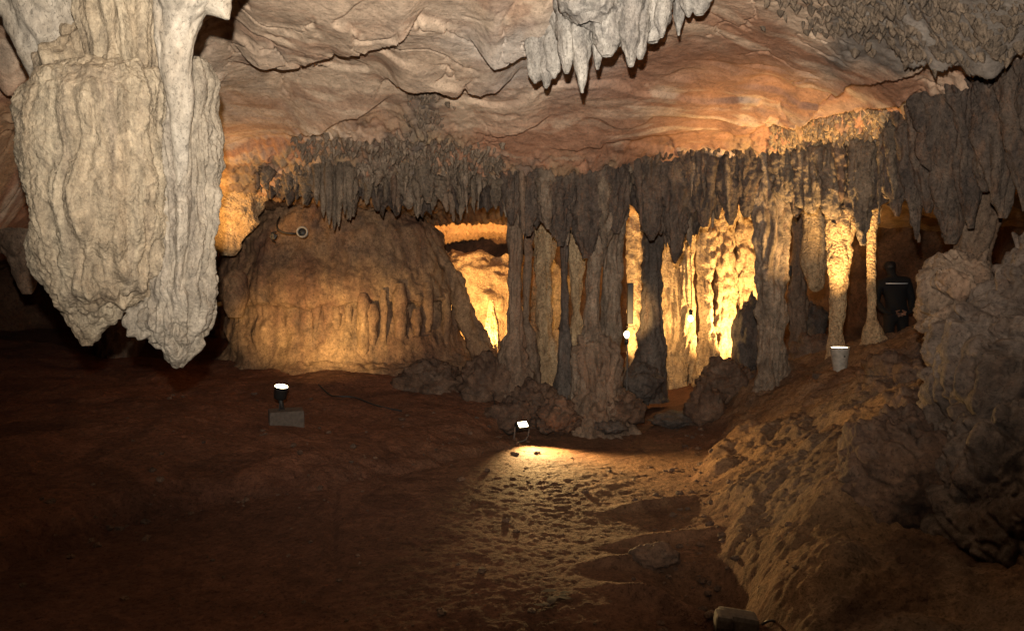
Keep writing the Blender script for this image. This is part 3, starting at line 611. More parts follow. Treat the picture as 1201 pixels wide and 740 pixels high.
# orange ceiling pendant behind the hanging mass, and the pillars of the dark recess
solid('rock_pendant', [(195, 225, 350), (215, 236, 335), (235, 245, 312), (255, 250, 298), (275, 252, 290), (292, 254, 284), (300, 260, 276)], 8.7, M['column_tan'], None, ratio=0.6, nu=90, nv=80, seed=130, flute=(5, 0.04), lump=(3, 0.07), fine=(16, 0.014), label='orange lit rock pendant dropping from the ceiling right behind the pale hanging mass', cat='rock')
solid('dripstone_shaft', [(330, 108, 172), (380, 112, 164), (420, 114, 162), (455, 110, 168), (480, 104, 178)], 9.4, M['column'], None, nu=60, nv=60, seed=133, label='squat dim pillar standing in the dark recess under the pale hanging mass', cat='dripstone')
solid('rock_pendant', [(270, 0, 60), (300, 12, 48), (330, 20, 42), (345, 26, 38)], 6.9, M['column'], None, nu=50, nv=50, seed=136, lump=(4, 0.05), label='dull red rock pendant at the left edge above the dark recess', cat='rock')

# ------------------------------------------------------------------ columns
def column(label, rows, d, mat, seed, ratio=0.9, inset=None, flute=(13, 0.03), lump=(4, 0.03), fine=(25, 0.007), knob=None, nu=56, nv=120, name='dripstone_shaft', cat='dripstone', fz=0.1, **kw):
    return solid(name, rows, d, mat, None, inset=inset or (0.86 if seed <= 5 else 1.0 if seed <= 7 else 0.95), ratio=ratio, nu=nu, nv=nv, seed=seed, flute=flute, lump=lump, fine=fine, knob=knob, fz=fz, label=label, cat=cat, **kw)
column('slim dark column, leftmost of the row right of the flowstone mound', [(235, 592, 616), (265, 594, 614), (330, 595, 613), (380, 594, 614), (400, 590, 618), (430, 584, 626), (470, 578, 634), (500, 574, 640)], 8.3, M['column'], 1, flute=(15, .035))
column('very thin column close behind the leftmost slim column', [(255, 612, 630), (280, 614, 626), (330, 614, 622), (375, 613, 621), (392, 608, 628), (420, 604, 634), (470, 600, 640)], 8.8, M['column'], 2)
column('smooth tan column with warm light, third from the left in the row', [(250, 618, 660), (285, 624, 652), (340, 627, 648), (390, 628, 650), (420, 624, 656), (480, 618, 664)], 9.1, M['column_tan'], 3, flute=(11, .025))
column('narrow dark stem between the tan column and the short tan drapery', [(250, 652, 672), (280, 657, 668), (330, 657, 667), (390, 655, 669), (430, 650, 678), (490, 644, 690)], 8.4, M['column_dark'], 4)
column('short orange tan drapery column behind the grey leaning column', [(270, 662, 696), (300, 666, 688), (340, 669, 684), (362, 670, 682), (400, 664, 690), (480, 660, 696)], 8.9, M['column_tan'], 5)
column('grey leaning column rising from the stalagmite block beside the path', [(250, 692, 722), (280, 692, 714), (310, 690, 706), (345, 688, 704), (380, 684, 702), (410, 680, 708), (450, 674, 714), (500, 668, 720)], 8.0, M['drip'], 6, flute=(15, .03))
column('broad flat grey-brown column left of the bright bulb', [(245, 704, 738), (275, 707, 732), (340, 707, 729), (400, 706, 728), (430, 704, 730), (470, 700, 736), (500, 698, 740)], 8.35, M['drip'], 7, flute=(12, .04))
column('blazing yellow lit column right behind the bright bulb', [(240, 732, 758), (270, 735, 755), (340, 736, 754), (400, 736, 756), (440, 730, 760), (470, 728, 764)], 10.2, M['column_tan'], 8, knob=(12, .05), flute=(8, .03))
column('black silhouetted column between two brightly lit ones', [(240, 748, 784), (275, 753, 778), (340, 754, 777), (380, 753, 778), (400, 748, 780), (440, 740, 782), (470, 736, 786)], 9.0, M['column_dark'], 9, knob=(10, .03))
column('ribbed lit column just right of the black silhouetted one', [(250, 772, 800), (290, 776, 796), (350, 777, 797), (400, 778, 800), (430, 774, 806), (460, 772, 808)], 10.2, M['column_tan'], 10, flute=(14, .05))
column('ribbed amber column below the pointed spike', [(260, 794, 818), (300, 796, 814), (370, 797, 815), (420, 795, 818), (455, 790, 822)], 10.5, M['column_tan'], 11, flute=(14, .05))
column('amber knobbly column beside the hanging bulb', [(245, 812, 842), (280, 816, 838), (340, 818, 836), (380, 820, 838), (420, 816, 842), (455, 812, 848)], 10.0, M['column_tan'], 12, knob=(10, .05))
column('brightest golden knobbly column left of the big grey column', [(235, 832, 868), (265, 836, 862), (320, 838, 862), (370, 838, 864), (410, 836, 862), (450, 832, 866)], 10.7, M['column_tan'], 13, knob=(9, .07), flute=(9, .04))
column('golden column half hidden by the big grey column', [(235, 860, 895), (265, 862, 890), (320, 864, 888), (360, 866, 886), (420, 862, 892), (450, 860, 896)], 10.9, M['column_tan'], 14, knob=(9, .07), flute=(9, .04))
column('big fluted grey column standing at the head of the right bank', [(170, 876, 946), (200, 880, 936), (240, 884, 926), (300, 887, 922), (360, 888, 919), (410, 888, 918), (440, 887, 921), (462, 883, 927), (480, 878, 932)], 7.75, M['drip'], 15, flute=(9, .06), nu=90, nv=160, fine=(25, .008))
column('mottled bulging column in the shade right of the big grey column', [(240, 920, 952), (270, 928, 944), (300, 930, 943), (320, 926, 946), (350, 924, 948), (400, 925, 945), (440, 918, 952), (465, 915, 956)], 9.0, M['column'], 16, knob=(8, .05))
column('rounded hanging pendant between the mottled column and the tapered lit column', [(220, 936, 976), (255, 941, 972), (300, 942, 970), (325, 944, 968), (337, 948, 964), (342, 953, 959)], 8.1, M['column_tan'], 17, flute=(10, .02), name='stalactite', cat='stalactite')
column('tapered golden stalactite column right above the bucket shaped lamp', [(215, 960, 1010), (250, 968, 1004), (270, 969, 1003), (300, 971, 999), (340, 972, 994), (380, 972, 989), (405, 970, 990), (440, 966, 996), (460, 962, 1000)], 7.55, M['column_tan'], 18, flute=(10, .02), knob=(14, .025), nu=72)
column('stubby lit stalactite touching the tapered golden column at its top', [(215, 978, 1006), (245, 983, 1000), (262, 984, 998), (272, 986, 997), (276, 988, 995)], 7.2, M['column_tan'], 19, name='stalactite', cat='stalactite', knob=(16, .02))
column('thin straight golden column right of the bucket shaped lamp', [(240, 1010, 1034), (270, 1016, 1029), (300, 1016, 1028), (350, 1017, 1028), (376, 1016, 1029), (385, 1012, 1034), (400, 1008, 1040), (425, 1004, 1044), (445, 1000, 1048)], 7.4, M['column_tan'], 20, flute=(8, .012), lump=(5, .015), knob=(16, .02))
column('short thick column under the right draperies standing on the grey boulder', [(230, 1112, 1180), (270, 1120, 1165), (300, 1122, 1158), (340, 1118, 1164), (380, 1110, 1170)], 5.8, M['column'], 21, flute=(11, .03))
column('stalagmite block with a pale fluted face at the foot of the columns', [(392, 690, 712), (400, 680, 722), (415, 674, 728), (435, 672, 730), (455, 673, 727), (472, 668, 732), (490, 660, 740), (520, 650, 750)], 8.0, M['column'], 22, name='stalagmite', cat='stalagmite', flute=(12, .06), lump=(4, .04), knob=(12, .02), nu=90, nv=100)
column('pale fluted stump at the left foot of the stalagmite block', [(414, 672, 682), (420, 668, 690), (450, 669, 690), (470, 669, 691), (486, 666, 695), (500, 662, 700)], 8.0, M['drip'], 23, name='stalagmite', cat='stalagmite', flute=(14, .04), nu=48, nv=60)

column('low golden flowstone bank at the back of the lit gap beside the mound', [(296, 520, 640), (312, 490, 660), (330, 478, 668), (352, 474, 672), (366, 486, 660), (385, 490, 660), (420, 480, 672), (450, 470, 690)], 13.3, M['column_tan'], 30, name='flowstone_bank', cat='flowstone', ratio=0.45, flute=(4, .10), lump=(1.5, .2), fine=(12, .02), knob=(5, .06), nu=130, nv=90)
column('small golden stalagmite seen through the gap beside the mound', [(352, 573, 579), (372, 570, 583), (396, 568, 586), (425, 564, 592), (445, 560, 596)], 11.6, M['column_tan'], 31, name='stalagmite', cat='stalagmite', nu=36, nv=50)
# ------------------------------------------------------------------ boulders and the grey wall of rock at right
def boulder(label, px, py0, py1, wpx, d, mat, seed, name='boulder', cat='boulder', lump=0.25, nu=64, nv=44, depth=1.0, knob=None):
    a, b = P(px, py0, d), P(px, py1, d); c = (a + b) / 2
    rx = wpx / FPX * d / 2; rz = (a[2] - b[2]) / 2; ry = rx * depth
    th = np.linspace(0, 2 * math.pi, nu, endpoint=False); ph = np.linspace(0.02, math.pi - 0.02, nv)
    U = np.stack([np.sin(ph)[:, None] * np.cos(th), np.sin(ph)[:, None] * np.sin(th), np.cos(ph)[:, None] + 0 * th], -1)
    S = seed * np.array([1.7, 2.3, 0.9])
    r = 1 + fbm(U * 1.3 + S, 3, 501) * lump + billow(U * 3 + S, 3, 511) * lump * 0.35
    W = c + U * r[..., None] * np.array([rx, ry, rz])
    N = U / np.array([rx, ry, rz]); N /= np.linalg.norm(N, axis=-1, keepdims=True)
    W = W + N * (fbm(W * 9, 3, 521) * (0.03 if nu < 200 else 0.012))[..., None]
    if knob:
        wp = np.stack([fbm(W * 2, 2, 531), fbm(W * 2, 2, 535), fbm(W * 2, 2, 539)], -1)
        for f, amp in knob:
            f1, f2 = worley(W * f + wp * 0.6 + S, 7); W = W + N * ((np.minimum((f2 - f1) * 4.5, 0.85) + (0.5 - f1) * 0.25) * amp - amp * 0.4)[..., None]
    W = W + N * (fbm(W * 30, 2, 541) * 0.005)[..., None]
    return tag(raw(name, W, quads(nv, nu, True), mat, origin=(c[0], c[1], b[2])), label, cat)
boulder('huge cracked grey boulder filling the right edge', 1262, 282, 840, 330, 4.1, M['grey'], 1, lump=0.22, nu=420, nv=380, depth=0.9, knob=[(2.2, 0.07), (5.5, 0.025)])
boulder('cracked grey rock mass at the lower right corner below the huge boulder', 1222, 450, 800, 235, 3.7, M['grey'], 41, lump=0.16, nu=300, nv=240, depth=0.8, knob=[(2.6, 0.06), (6.0, 0.025)])
boulder('rounded grey knob leaning out from the top of the huge boulder', 1128, 300, 420, 80, 4.5, M['column'], 2, lump=0.22, nu=150, nv=120, knob=[(4.5, 0.07), (11, 0.03)])
boulder('smooth brown bulge of rock on the right bank beside the huge boulder', 1050, 490, 690, 150, 4.2, M['brownrock'], 3, lump=0.18, nu=150, nv=120, knob=[(3, 0.04)])
boulder('broad low grey-brown hump on top of the right bank', 1078, 410, 520, 140, 6.0, M['brownrock'], 4, lump=0.2, nu=130, nv=90, knob=[(4, 0.06)])
boulder('grey-brown hump between the bank and the huge boulder', 1100, 440, 600, 110, 5.0, M['brownrock'], 5, lump=0.2, nu=130, nv=90, knob=[(4, 0.07)])
boulder('small reddish stone on the hump below the thin golden column', 1058, 402, 424, 14, 7.3, M['brownrock'], 6, nu=36, nv=26)
boulder('small lumpy stone at the foot of the grey knob', 1098, 392, 420, 34, 6.3, M['brownrock'], 7, nu=40, nv=28)
boulder('round reddish boulder left of the bucket shaped lamp', 958, 392, 450, 52, 8.2, M['brownrock'], 8, nu=60, nv=44)
boulder('dark tall boulder in front of the golden columns', 878, 352, 440, 34, 9.2, M['column_dark'], 9, nu=60, nv=44)
boulder('dark boulder heap left of the foot of the big grey column', 852, 424, 482, 62, 8.3, M['brownrock'], 10, nu=80, nv=60, knob=[(5, .06)])
boulder('low dark rock on the path edge below the boulder heap', 828, 452, 506, 44, 7.9, M['brownrock'], 11, nu=60, nv=44)
boulder('knobbly rock at the left foot of the stalagmite block', 628, 450, 502, 58, 8.0, M['brownrock'], 12, nu=70, nv=50, knob=[(6, .05)])
boulder('low rock between the mound and the slim columns', 572, 420, 500, 74, 8.4, M['brownrock'], 13, nu=70, nv=50, knob=[(6, .05)])
boulder('rounded rock at the foot of the mound ribs', 505, 425, 480, 84, 8.7, M['brownrock'], 14, nu=70, nv=50, knob=[(6, .05)])
boulder('knobbly rock in front of the stalagmite block beside the path', 652, 468, 506, 50, 7.7, M['brownrock'], 31, nu=70, nv=50, knob=[(7, .05)])
boulder('low rubble rock at the right foot of the stalagmite block', 728, 462, 500, 50, 8.0, M['brownrock'], 32, nu=60, nv=44, knob=[(7, .05)])
boulder('flat rock right of the mound foot behind the path lamp', 600, 470, 512, 60, 7.85, M['brownrock'], 15, nu=60, nv=40)
boulder('dark rock at the foot of the black silhouetted column', 752, 425, 472, 44, 8.8, M['column_dark'], 16, nu=60, nv=44)
boulder('dark block of rock behind the round reddish boulder', 948, 355, 402, 40, 9.6, M['column_dark'], 17, nu=40, nv=30)
boulder('flat dark wet stone lying in the path', 716, 494, 508, 36, 7.7, M['column_dark'], 18, name='stone', cat='stone', nu=40, nv=24)
boulder('long flat dark stone where the path passes the boulder heap', 790, 484, 500, 54, 8.0, M['column_dark'], 19, name='stone', cat='stone', nu=40, nv=24)
boulder('smooth half buried stone in the right foreground of the path', 768, 640, 668, 60, 4.35, M['brownrock'], 20, name='stone', cat='stone', nu=60, nv=36, lump=.08, depth=.5)

# ------------------------------------------------------------------ small man-made things
def lathe(name, prof, axis0, axis1, mat, parent, n=24):
    """profile [(t, r)] turned about the line axis0->axis1"""
    a, b = np.array(axis0, float), np.array(axis1, float); ax = b - a; l = np.linalg.norm(ax); ax /= l
    up = np.array([0, 0, 1.0]) if abs(ax[2]) < 0.9 else np.array([1.0, 0, 0])
    e1 = np.cross(ax, up); e1 /= np.linalg.norm(e1); e2 = np.cross(ax, e1)
    th = np.linspace(0, 2 * math.pi, n, endpoint=False)
    V = np.array([[a + ax * l * t + (e1 * math.cos(q) + e2 * math.sin(q)) * r for q in th] for t, r in prof])
    return raw(name, V, quads(len(prof), n, True), mat, parent, origin=a)
def tube(name, pts, r, mat, parent=None, n=8):
    pts = np.array(pts, float); m = len(pts)
    tt = np.linspace(0, m - 1, (m - 1) * 6 + 1); V = []
    Pp = np.vstack([2 * pts[0] - pts[1], pts, 2 * pts[-1] - pts[-2]])
    C = []
    for q in tt:
        i = min(int(q), m - 2); f = q - i; p0, p1, p2, p3 = Pp[i], Pp[i + 1], Pp[i + 2], Pp[i + 3]
        C.append(0.5 * ((2 * p1) + (-p0 + p2) * f + (2 * p0 - 5 * p1 + 4 * p2 - p3) * f * f + (-p0 + 3 * p1 - 3 * p2 + p3) * f ** 3))
    C = np.array(C); T = np.gradient(C, axis=0)
    for c, tn in zip(C, T):
        tn = tn / (np.linalg.norm(tn) + 1e-9); up = np.array([0, 0, 1.0]) if abs(tn[2]) < 0.9 else np.array([1.0, 0, 0])
        e1 = np.cross(tn, up); e1 /= np.linalg.norm(e1); e2 = np.cross(tn, e1)
        V.append([c + (e1 * math.cos(a) + e2 * math.sin(a)) * r for a in np.linspace(0, 2 * math.pi, n, endpoint=False)])
    return raw(name, np.array(V), quads(len(V), n, True), mat, parent, origin=C[0])
import bmesh
def box(name, c, s, mat, parent=None, bevel=0.01, R=None, jitter=0.0, taper=None):
    bm = bmesh.new(); bmesh.ops.create_cube(bm, size=1.0)
    for v in bm.verts:
        v.co = Vector((v.co.x * s[0], v.co.y * s[1], v.co.z * s[2]))
        if taper and v.co.z > 0: v.co.x *= taper; v.co.y *= taper
    if bevel: bmesh.ops.bevel(bm, geom=list(bm.edges), offset=bevel, segments=2, affect='EDGES', profile=0.6)
    rr = random.Random(int(abs(c[0]) * 1000))
    for v in bm.verts:
        v.co += Vector((rr.uniform(-1, 1), rr.uniform(-1, 1), rr.uniform(-1, 1))) * jitter
        if R is not None: v.co = R @ v.co
    me = bpy.data.meshes.new(name); bm.to_mesh(me); bm.free(); me.materials.append(mat)
    o = bpy.data.objects.new(name, me); col.objects.link(o)
    c = np.array(c, float); org = np.array(parent['_o']) if parent is not None else np.zeros(3)
    if parent is not None: o.parent = parent
    o.location = Vector(c - org); o['_o'] = [float(x) for x in c]
    return o
def disc(name, c, nrm, r, mat, parent, r2=None, n=28):
    nrm = np.array(nrm, float); nrm /= np.linalg.norm(nrm)
    return lathe(name, [(0, r), (0.8, r * 0.97), (1.0, 0.001)], np.array(c), np.array(c) + nrm * 0.008, mat, parent, n)

# left floodlight on its concrete block
g = ground(333, 6.9); bz = P(334, 505, 6.9)[2]
top = P(334, 483, 6.9)
from mathutils import Matrix
blk = box('concrete_block', (g[0], 6.9, (g[2] + top[2]) / 2 - 0.01), (0.29, 0.22, top[2] - g[2] + 0.06), M['concrete'], None, 0.012, Matrix.Rotation(0.35, 3, 'Z'), 0.003)
tag(blk, 'grey concrete block on the left bank carrying the floodlight', 'block')
lp = P(330, 453, 6.92)
fl = thing('floodlight', (lp[0], 6.92, top[2]), 'small lit floodlight on the concrete block, aimed at the brown mound', 'lamp')
aim = np.array(P(385, 330, 9.0)) - lp; aim /= np.linalg.norm(aim); aimf = np.array([0.28, 0.45, 0.85]); aimf /= np.linalg.norm(aimf)
aimv = np.array([0.16, -0.14, 0.97]); aimv /= np.linalg.norm(aimv)
hs = lathe('housing', [(0, 0.012), (0.03, 0.04), (0.15, 0.055), (0.9, 0.058), (1.0, 0.062), (1.0, 0.056), (0.93, 0.056)], lp - aimv * 0.12, lp, M['darkmetal'], fl)
disc('lit_glass', lp - aimv * 0.004, aimv, 0.056, M['bulb'], hs)
lathe('stem', [(0, 0.05), (0.1, 0.05), (0.14, 0.022), (1, 0.022)], (lp[0] + 0.01, 6.93, top[2] - 0.012), lp - aimv * 0.11, M['darkmetal'], fl, 12)
tube('cable', [lp - aimv * 0.09, (lp[0] + 0.0, 6.86, top[2] + 0.012), (lp[0] + 0.06, 6.84, top[2] + 0.012), (lp[0] + 0.13, 6.85, top[2] + 0.01), (lp[0] + 0.165, 6.86, top[2] - 0.07), (lp[0] + 0.20, 6.9, ground(358, 6.9)[2] + 0.01)], 0.006, M['rubber'], fl)
fb = spot('floodlight_beam', lp + aimv * 0.02 + np.array([0, 0.03, 0.02]), P(386, 384, 8.9), 540, (1.0, 0.68, 0.28), 40, 1.0, 0.03); fb.scale = (1.8, 1.0, 1.0)

# path floodlight
pl = P(612, 503, 7.35); gp = ground(610, 7.35)
pf = thing('floodlight', gp, 'small floodlight on the ground shining across the path', 'lamp')
R = Matrix.Rotation(0.55, 3, 'Z') @ Matrix.Rotation(-0.75, 3, 'X')
nrm = np.array(R @ Vector((0, -1, 0)))
hc = np.array([pl[0], 7.35, gp[2] + 0.15])
hs = box('housing', hc, (0.125, 0.05, 0.085), M['darkmetal'], pf, 0.012, R)
box('lit_glass', hc + nrm * 0.027, (0.095, 0.006, 0.055), M['bulb'], hs, 0.002, R)
e1 = np.array(R @ Vector((1, 0, 0)))
tube('bracket', [hc - e1 * 0.075, hc - e1 * 0.078 + np.array([0, 0, -0.06]), gp - e1 * 0.06 * np.array([1, 1, 0]) + np.array([0, 0, 0.012]), gp + e1 * 0.06 * np.array([1, 1, 0]) + np.array([0, 0, 0.012]), hc + e1 * 0.078 + np.array([0, 0, -0.06]), hc + e1 * 0.075], 0.007, M['greymetal'], pf)
tube('cable', [hc - nrm * 0.03, ground(598, 7.45) + [0, 0, .02], ground(590, 7.6) + [0, 0, .02], ground(582, 7.75) + [0, 0, .05], ground(578, 8.0) + [0, 0, .1]], 0.006, M['rubber'], pf)
spot('path_floodlight_beam', hc + nrm * 0.05 + np.array([0, 0, 0.04]), ground(735, 6.1) + [0, 0, -0.1], 500, WARM, 105, 0.9, 0.03)

# bare bulbs among the columns
def bare_bulb(px, py, d, label, hanging, r=0.03):
    c = P(px, py, d)
    base = c + np.array([0, 0, 0.16 if hanging else -0.22])
    t = thing('lamp_bulb', base, label, 'lamp')
    s = 1 if hanging else -1
    lathe('glass', [(0, .006), (.08, r * .55), (.3, r * .95), (.5, r), (.75, r * .8), (.92, r * .45), (1, .012)], c - np.array([0, 0, r * 1.2 * s]), c + np.array([0, 0, r * 1.4 * s]), M['bulb'], t, 16)
    lathe('socket', [(0, .012), (.02, .02), (.9, .024), (1, .01)], c + np.array([0, 0, r * 1.35 * s]), c + np.array([0, 0, r * 1.35 * s + .07 * s]), M['darkmetal'], t, 14)
    if hanging: tube('cord', [c + [0, 0, .1], c + [0.01, 0.02, .3], c + [0, .05, .75]], .005, M['rubber'], t)
    else: tube('stake', [c - [0, 0, .09], c + [0.01, 0, -.3], [c[0], d, floor_z(c[0], d) - .02]], .009, M['greymetal'], t)
    return c
c1 = bare_bulb(735, 392, 8.4, 'bright bare bulb on a stake right of the broad flat column', False)
c2 = bare_bulb(810, 374, 9.4, 'hanging bare bulb in front of the amber columns', True)
spot('stake_bulb_light', c1 + np.array([0.0, 0.05, 0.03]), P(745, 330, 10.2), 60, WARM, 70, 0.8, 0.03)
bulb('hanging_bulb_light', c2 + np.array([0.0, 0.06, -0.05]), 25, WARM, 0.03)
db = box('switch_box', P(739, 356, 8.9), (0.065, 0.08, 0.46), M['rubber'], None, 0.008); tag(db, 'tall dark metal box fixed just above the bright bare bulb', 'box')
db['_o'] = [float(x) for x in P(739, 356, 8.9)]
box('box_rim', P(739, 383, 8.85), (0.08, 0.09, 0.01), M['greymetal'], db, 0.003)
hb = box('lamp_housing', P(923, 318, 8.1), (0.07, 0.10, 0.11), M['darkmetal'], None, 0.012); tag(hb, 'small black lamp housing on the shaded side of the big grey column', 'lamp')
hb['_o'] = [float(x) for x in P(923, 318, 8.1)]
box('mount_arm', P(919, 318, 8.02), (0.10, 0.02, 0.025), M['darkmetal'], hb, 0.004)

# bucket shaped up-lighter
bt, bb = P(985, 407, 6.95), P(985, 437, 6.95)
bk = thing('uplight', bb, 'white bucket shaped lamp standing upright below the tapered golden column', 'lamp')
hgt = bt[2] - bb[2]
sh_ = lathe('shade', [(0, 0.002), (0, 0.052), (0.1, 0.055), (0.9, 0.081), (1.0, 0.084), (1.0, 0.078), (0.9, 0.074), (0.3, 0.06)], bb, bt, M['plastic'], bk, 32)
disc('lit_glass', bt - np.array([0, 0, 0.012]), (0, 0, 1), 0.075, M['bulb'], sh_)
lathe('screw', [(0, .007), (.7, .007), (1, .002)], bt + np.array([0.01, -0.078, -0.075]), bt + np.array([0.01, -0.09, -0.075]), M['rubber'], sh_, 10)
sl = box('concrete_block', P(974, 450, 6.95), (0.24, 0.24, 0.16), M['concrete'], None, 0.015, None, 0.004); tag(sl, 'worn concrete block under the white bucket shaped lamp', 'block')
spot('uplight_beam', bt + np.array([0, 0, 0.01]), bt + np.array([-0.03, 0.22, 1.0]), 500, WARM, 90, 0.7, 0.05)

# round unlit wall lamp with its cable
wc = P(355, 273, 8.75)
wl = thing('wall_lamp', wc, 'round unlit wall lamp with black lens and cable high on the brown mound', 'lamp')
nv_ = np.array([0.12, -1.0, 0.15]); nv_ /= np.linalg.norm(nv_)
lr_ = lathe('lamp_ring', [(0, .03), (.1, .05), (.8, .062), (1, .062), (1.0, .045), (.8, .043)], wc + nv_ * -0.10, wc + nv_ * 0.05, M['plastic'], wl, 28)
lathe('black_lens', [(0, .045), (.6, .044), (1, .001)], wc + nv_ * 0.022, wc + nv_ * 0.035, M['rubber'], lr_, 24)
tube('cable', [wc - [0.05, -.02, .01], P(343, 274, 8.7), P(333, 273, 8.7), P(326, 269, 8.72), P(325, 262, 8.8), P(328, 255, 8.95)], .010, M['rubber'], wl)
jb = box('junction_box', P(321, 277, 8.72), (.07, .05, .06), M['darkmetal'], wl, .01, Matrix.Rotation(.5, 3, 'Y'))
tube('loose_wire', [P(324, 272, 8.7), P(318, 274, 8.66), P(319, 281, 8.66), P(323, 284, 8.7)], .007, M['rubber'], jb)

# unlit floodlight lying at the bottom right
uc = P(876, 728, 3.45); ug = ground(876, 3.45)
uf = thing('floodlight', (uc[0], 3.45, uc[2] - .05), 'dusty grey unlit floodlight with black wire handle at the bottom edge', 'lamp')
R = Matrix.Rotation(-0.12, 3, 'Z') @ Matrix.Rotation(0.12, 3, 'Y')
box('housing', (uc[0] - .03, 3.5, uc[2] - .03), (.20, .12, .10), M['greymetal'], uf, .022, R, 0, .86)
box('rear_cover', (uc[0] - .10, 3.47, uc[2] - .005), (.075, .10, .07), M['greymetal'], uf, .018, R)
tube('wire_handle', [(uc[0] + .065, 3.44, uc[2] - .01), (uc[0] + .09, 3.42, uc[2] + .015), (uc[0] + .118, 3.42, uc[2] + .008), (uc[0] + .11, 3.42, uc[2] - .03), (uc[0] + .085, 3.43, uc[2] - .06)], .006, M['rubber'], uf)
# cable along the mound foot
tag(tube('cable', [ground(372, 8.2) + [0, 0, .02], ground(385, 8.0) + [0, 0, .02], ground(396, 7.9) + [0, 0, .03], ground(415, 7.9) + [0, 0, .02], ground(440, 7.7) + [0, 0, .015], ground(470, 7.6) + [0, 0, .015]], .008, M['rubber']), 'thin black cable crossing the red bank right of the concrete block', 'cable')
# loose gravel along the path edges, too much to count
rg = np.random.RandomState(12); n_g = 420
gx_ = rg.uniform(-3.2, 1.6, n_g); gy_ = 3.5 + 4.3 * rg.rand(n_g) ** 1.3
near = rg.rand(n_g) < 0.55
ex_ = np.interp(gy_, [3.5, 4.1, 4.6, 5.6, 6.3, 7.0, 7.8], [1.0, 1.05, 1.1, 1.3, 1.45, 1.7, 1.9]); lx_ = np.interp(gy_, [3.5, 4.25, 5.1, 5.6, 6.3, 7.0, 7.8], [-3.2, -2.75, -2.1, -1.3, -0.8, -0.3, 0.0])
gx_ = np.where(near, np.where(rg.rand(n_g) < 0.6, ex_ + rg.normal(0, .16, n_g), lx_ + rg.normal(0, .16, n_g)), gx_)
W = np.stack([gx_, gy_, np.clip(floor_f(gx_, gy_), -0.3, 2.0)], -1)[None]; W[..., 2] += floor_h(W)[0]; W = W[0]
VV, FF = [], []
th = np.linspace(0, 2 * math.pi, 8, endpoint=False); ph = np.linspace(0.15, math.pi - 0.15, 6)
U = np.stack([np.sin(ph)[:, None] * np.cos(th), np.sin(ph)[:, None] * np.sin(th), np.cos(ph)[:, None] + 0 * th], -1)
for i, p in enumerate(W):
    r = 0.007 + 0.022 * rg.rand() ** 2.5; sc3 = np.array([rg.uniform(.7, 1.4), rg.uniform(.7, 1.4), rg.uniform(.45, .8)]) * r
    VV.append((U * (1 + perlin(U * 1.4 + i * 3.7, 5) * 0.5)[..., None] * sc3 + p + np.array([0, 0, r * .25])).reshape(-1, 3)); FF.append(quads(6, 8, True) + i * 48)
gv = raw('gravel', np.concatenate(VV), np.concatenate(FF), M['brownrock'], smooth=False); tag(gv, 'loose brown gravel scattered along the edges of the path', 'gravel', kind='stuff')
# dead leaves
lf = thing('leaf_litter', ground(650, 3.8), 'dark clump of dead leaves lying on the path in the foreground', 'leaves')
rnd = random.Random(2)
for i in range(8):
    q = ground(650, 3.8) + np.array([rnd.uniform(-.07, .07), rnd.uniform(-.09, .09), 0]); q[2] = floor_z(q[0], q[1]) + .008 + i * .002
    a = rnd.uniform(0, 6.28); l = rnd.uniform(.03, .055)
    pts = []
    for s_, w_ in ((-1, 0), (-.5, .6), (0, .75), (.5, .5), (1, 0)):
        for sd in (-1, 1):
            lx, ly = s_ * l, sd * w_ * l * .6
            pts.append(q + np.array([lx * math.cos(a) - ly * math.sin(a), lx * math.sin(a) + ly * math.cos(a), .012 * abs(w_ * sd) + .006 * s_ * s_]))
    raw('leaf', np.array(pts), [(0, 1, 3, 2), (2, 3, 5, 4), (4, 5, 7, 6), (6, 7, 9, 8)], M['leaf'], lf)

# ------------------------------------------------------------------ lamps hidden behind the columns
spot('back_chamber_lamp', P(545, 425, 11.0), P(575, 335, 13.2), 800, WARM2, 150, .5, 0.06)
spot('behind_column_lamp', P(712, 430, 9.6), P(746, 300, 10.2), 260, WARM, 120, .6, .04)
spot('golden_column_lamp', P(893, 425, 9.75), P(848, 320, 10.7), 800, WARM, 120, .6, .04)
spot('recess_lamp', P(235, 300, 8.0), P(285, 195, 8.4), 75, WARM2, 130, .7, .05)

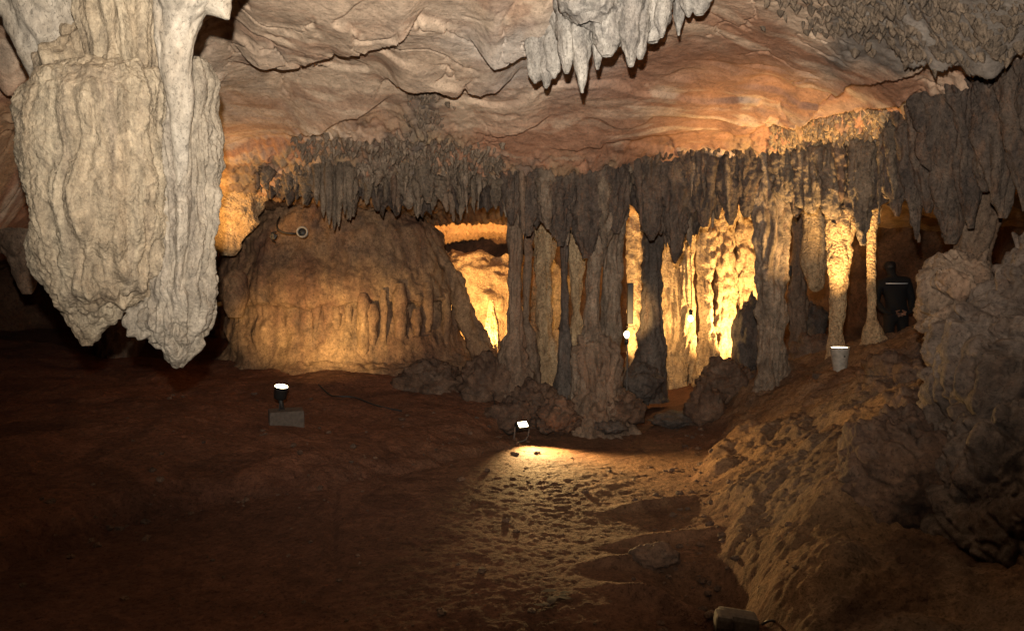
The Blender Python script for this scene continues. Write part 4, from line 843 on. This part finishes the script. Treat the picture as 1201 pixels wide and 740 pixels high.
# ------------------------------------------------------------------ visitor in the dark side chamber
def person():
    d = 10.6
    s = d / FPX
    gx = P(1050, 400, d)[0]; head = P(1041, 304, d); gz = floor_z(gx, d)
    H = head[2] - gz
    k = H / 1.74
    t = thing('person', (gx, d, gz), 'person in dark jacket with a white stripe across the back in the shadowy side chamber', 'person')
    def sk(name, verts, edges, rad, mat, parent):
        me = bpy.data.meshes.new(name); me.from_pydata([tuple(v * k for v in p) for p in verts], edges, []); o = bpy.data.objects.new(name, me); col.objects.link(o)
        o.parent = parent
        m = o.modifiers.new('Skin', 'SKIN'); m.use_smooth_shade = True
        for v, r in zip(me.skin_vertices[0].data, rad): v.radius = (r[0] * k, r[1] * k) if isinstance(r, tuple) else (r * k, r * k)
        me.skin_vertices[0].data[0].use_root = True
        o.modifiers.new('Sub', 'SUBSURF').levels = 2; o.modifiers['Sub'].render_levels = 2
        me.materials.append(mat); return o
    # body, seen from behind, upper body bent a little to the left of the picture
    Vb = [(0, 0, .95), (0, 0, 1.08), (-.02, 0, 1.25), (-.05, -.01, 1.40), (-.07, -.01, 1.49), (-.085, .02, 1.56), (-.095, .03, 1.64), (-.095, .03, 1.72),
          (.14, 0, 1.42), (.22, .0, 1.18), (.17, -.12, 1.0), (.10, -.16, .97), (-.26, 0, 1.38), (-.31, .0, 1.13), (-.22, -.12, .98), (-.12, -.16, .96),
          (.10, 0, .90), (.12, .02, .50), (.13, 0, .10), (.13, .14, .04), (-.10, 0, .90), (-.11, -.03, .50), (-.12, -.02, .10), (-.12, .12, .04)]
    Eb = [(0, 1), (1, 2), (2, 3), (3, 4), (4, 5), (5, 6), (6, 7), (3, 8), (8, 9), (9, 10), (10, 11), (3, 12), (12, 13), (13, 14), (14, 15), (0, 16), (16, 17), (17, 18), (18, 19), (0, 20), (20, 21), (21, 22), (22, 23)]
    Rb = [(.17, .12), (.15, .11), (.17, .12), (.17, .11), .06, .055, (.085, .10), (.06, .07), .075, .058, .042, .035, .075, .058, .042, .035, .095, .065, .048, .04, .095, .065, .048, .04]
    sk('body', Vb, Eb, Rb, M['cloth'], t)
    hd = sk('head', [(-.095, .03, 1.58), (-.097, .035, 1.64), (-.095, .03, 1.70)], [(0, 1), (1, 2)], [(.075, .085), (.088, .105), (.06, .07)], M['hair'], t)
    for sx, bx in ((1, .06), (-1, -.10)):
        V_, E_, R_ = [(bx, -.165, .965), (bx - sx * .05, -.175, .95)], [(0, 1)], [(.034, .022), (.036, .020)]
        for f in range(4):
            n0 = len(V_); V_ += [(bx - sx * .09, -.18, .965 - .014 * f), (bx - sx * (.13 - .008 * abs(f - 1)), -.172, .955 - .014 * f)]; E_ += [(1, n0), (n0, n0 + 1)]; R_ += [.009, .007]
        n0 = len(V_); V_ += [(bx - sx * .03, -.185, .995), (bx - sx * .065, -.19, 1.005)]; E_ += [(0, n0), (n0, n0 + 1)]; R_ += [.010, .008]
        sk('hand', V_, E_, R_, M['skin'], t)
    # reflective stripe wrapped over the back of the jacket
    n = 18; V = []
    for i in range(n):
        a = -1.05 + 2.1 * i / (n - 1)
        x = -.045 + .185 * math.sin(a) ; y = -.01 - .135 * math.cos(a) - .012
        V.append([(x * k, y * k, (1.383) * k), (x * k, (y - .004) * k, (1.395) * k)])
    V = np.array(V) + np.array([gx, d, gz])
    raw('reflective_stripe', V, quads(n, 2), M['stripe'], t)
person()

for o in bpy.data.objects:
    if '_o' in o: del o['_o']
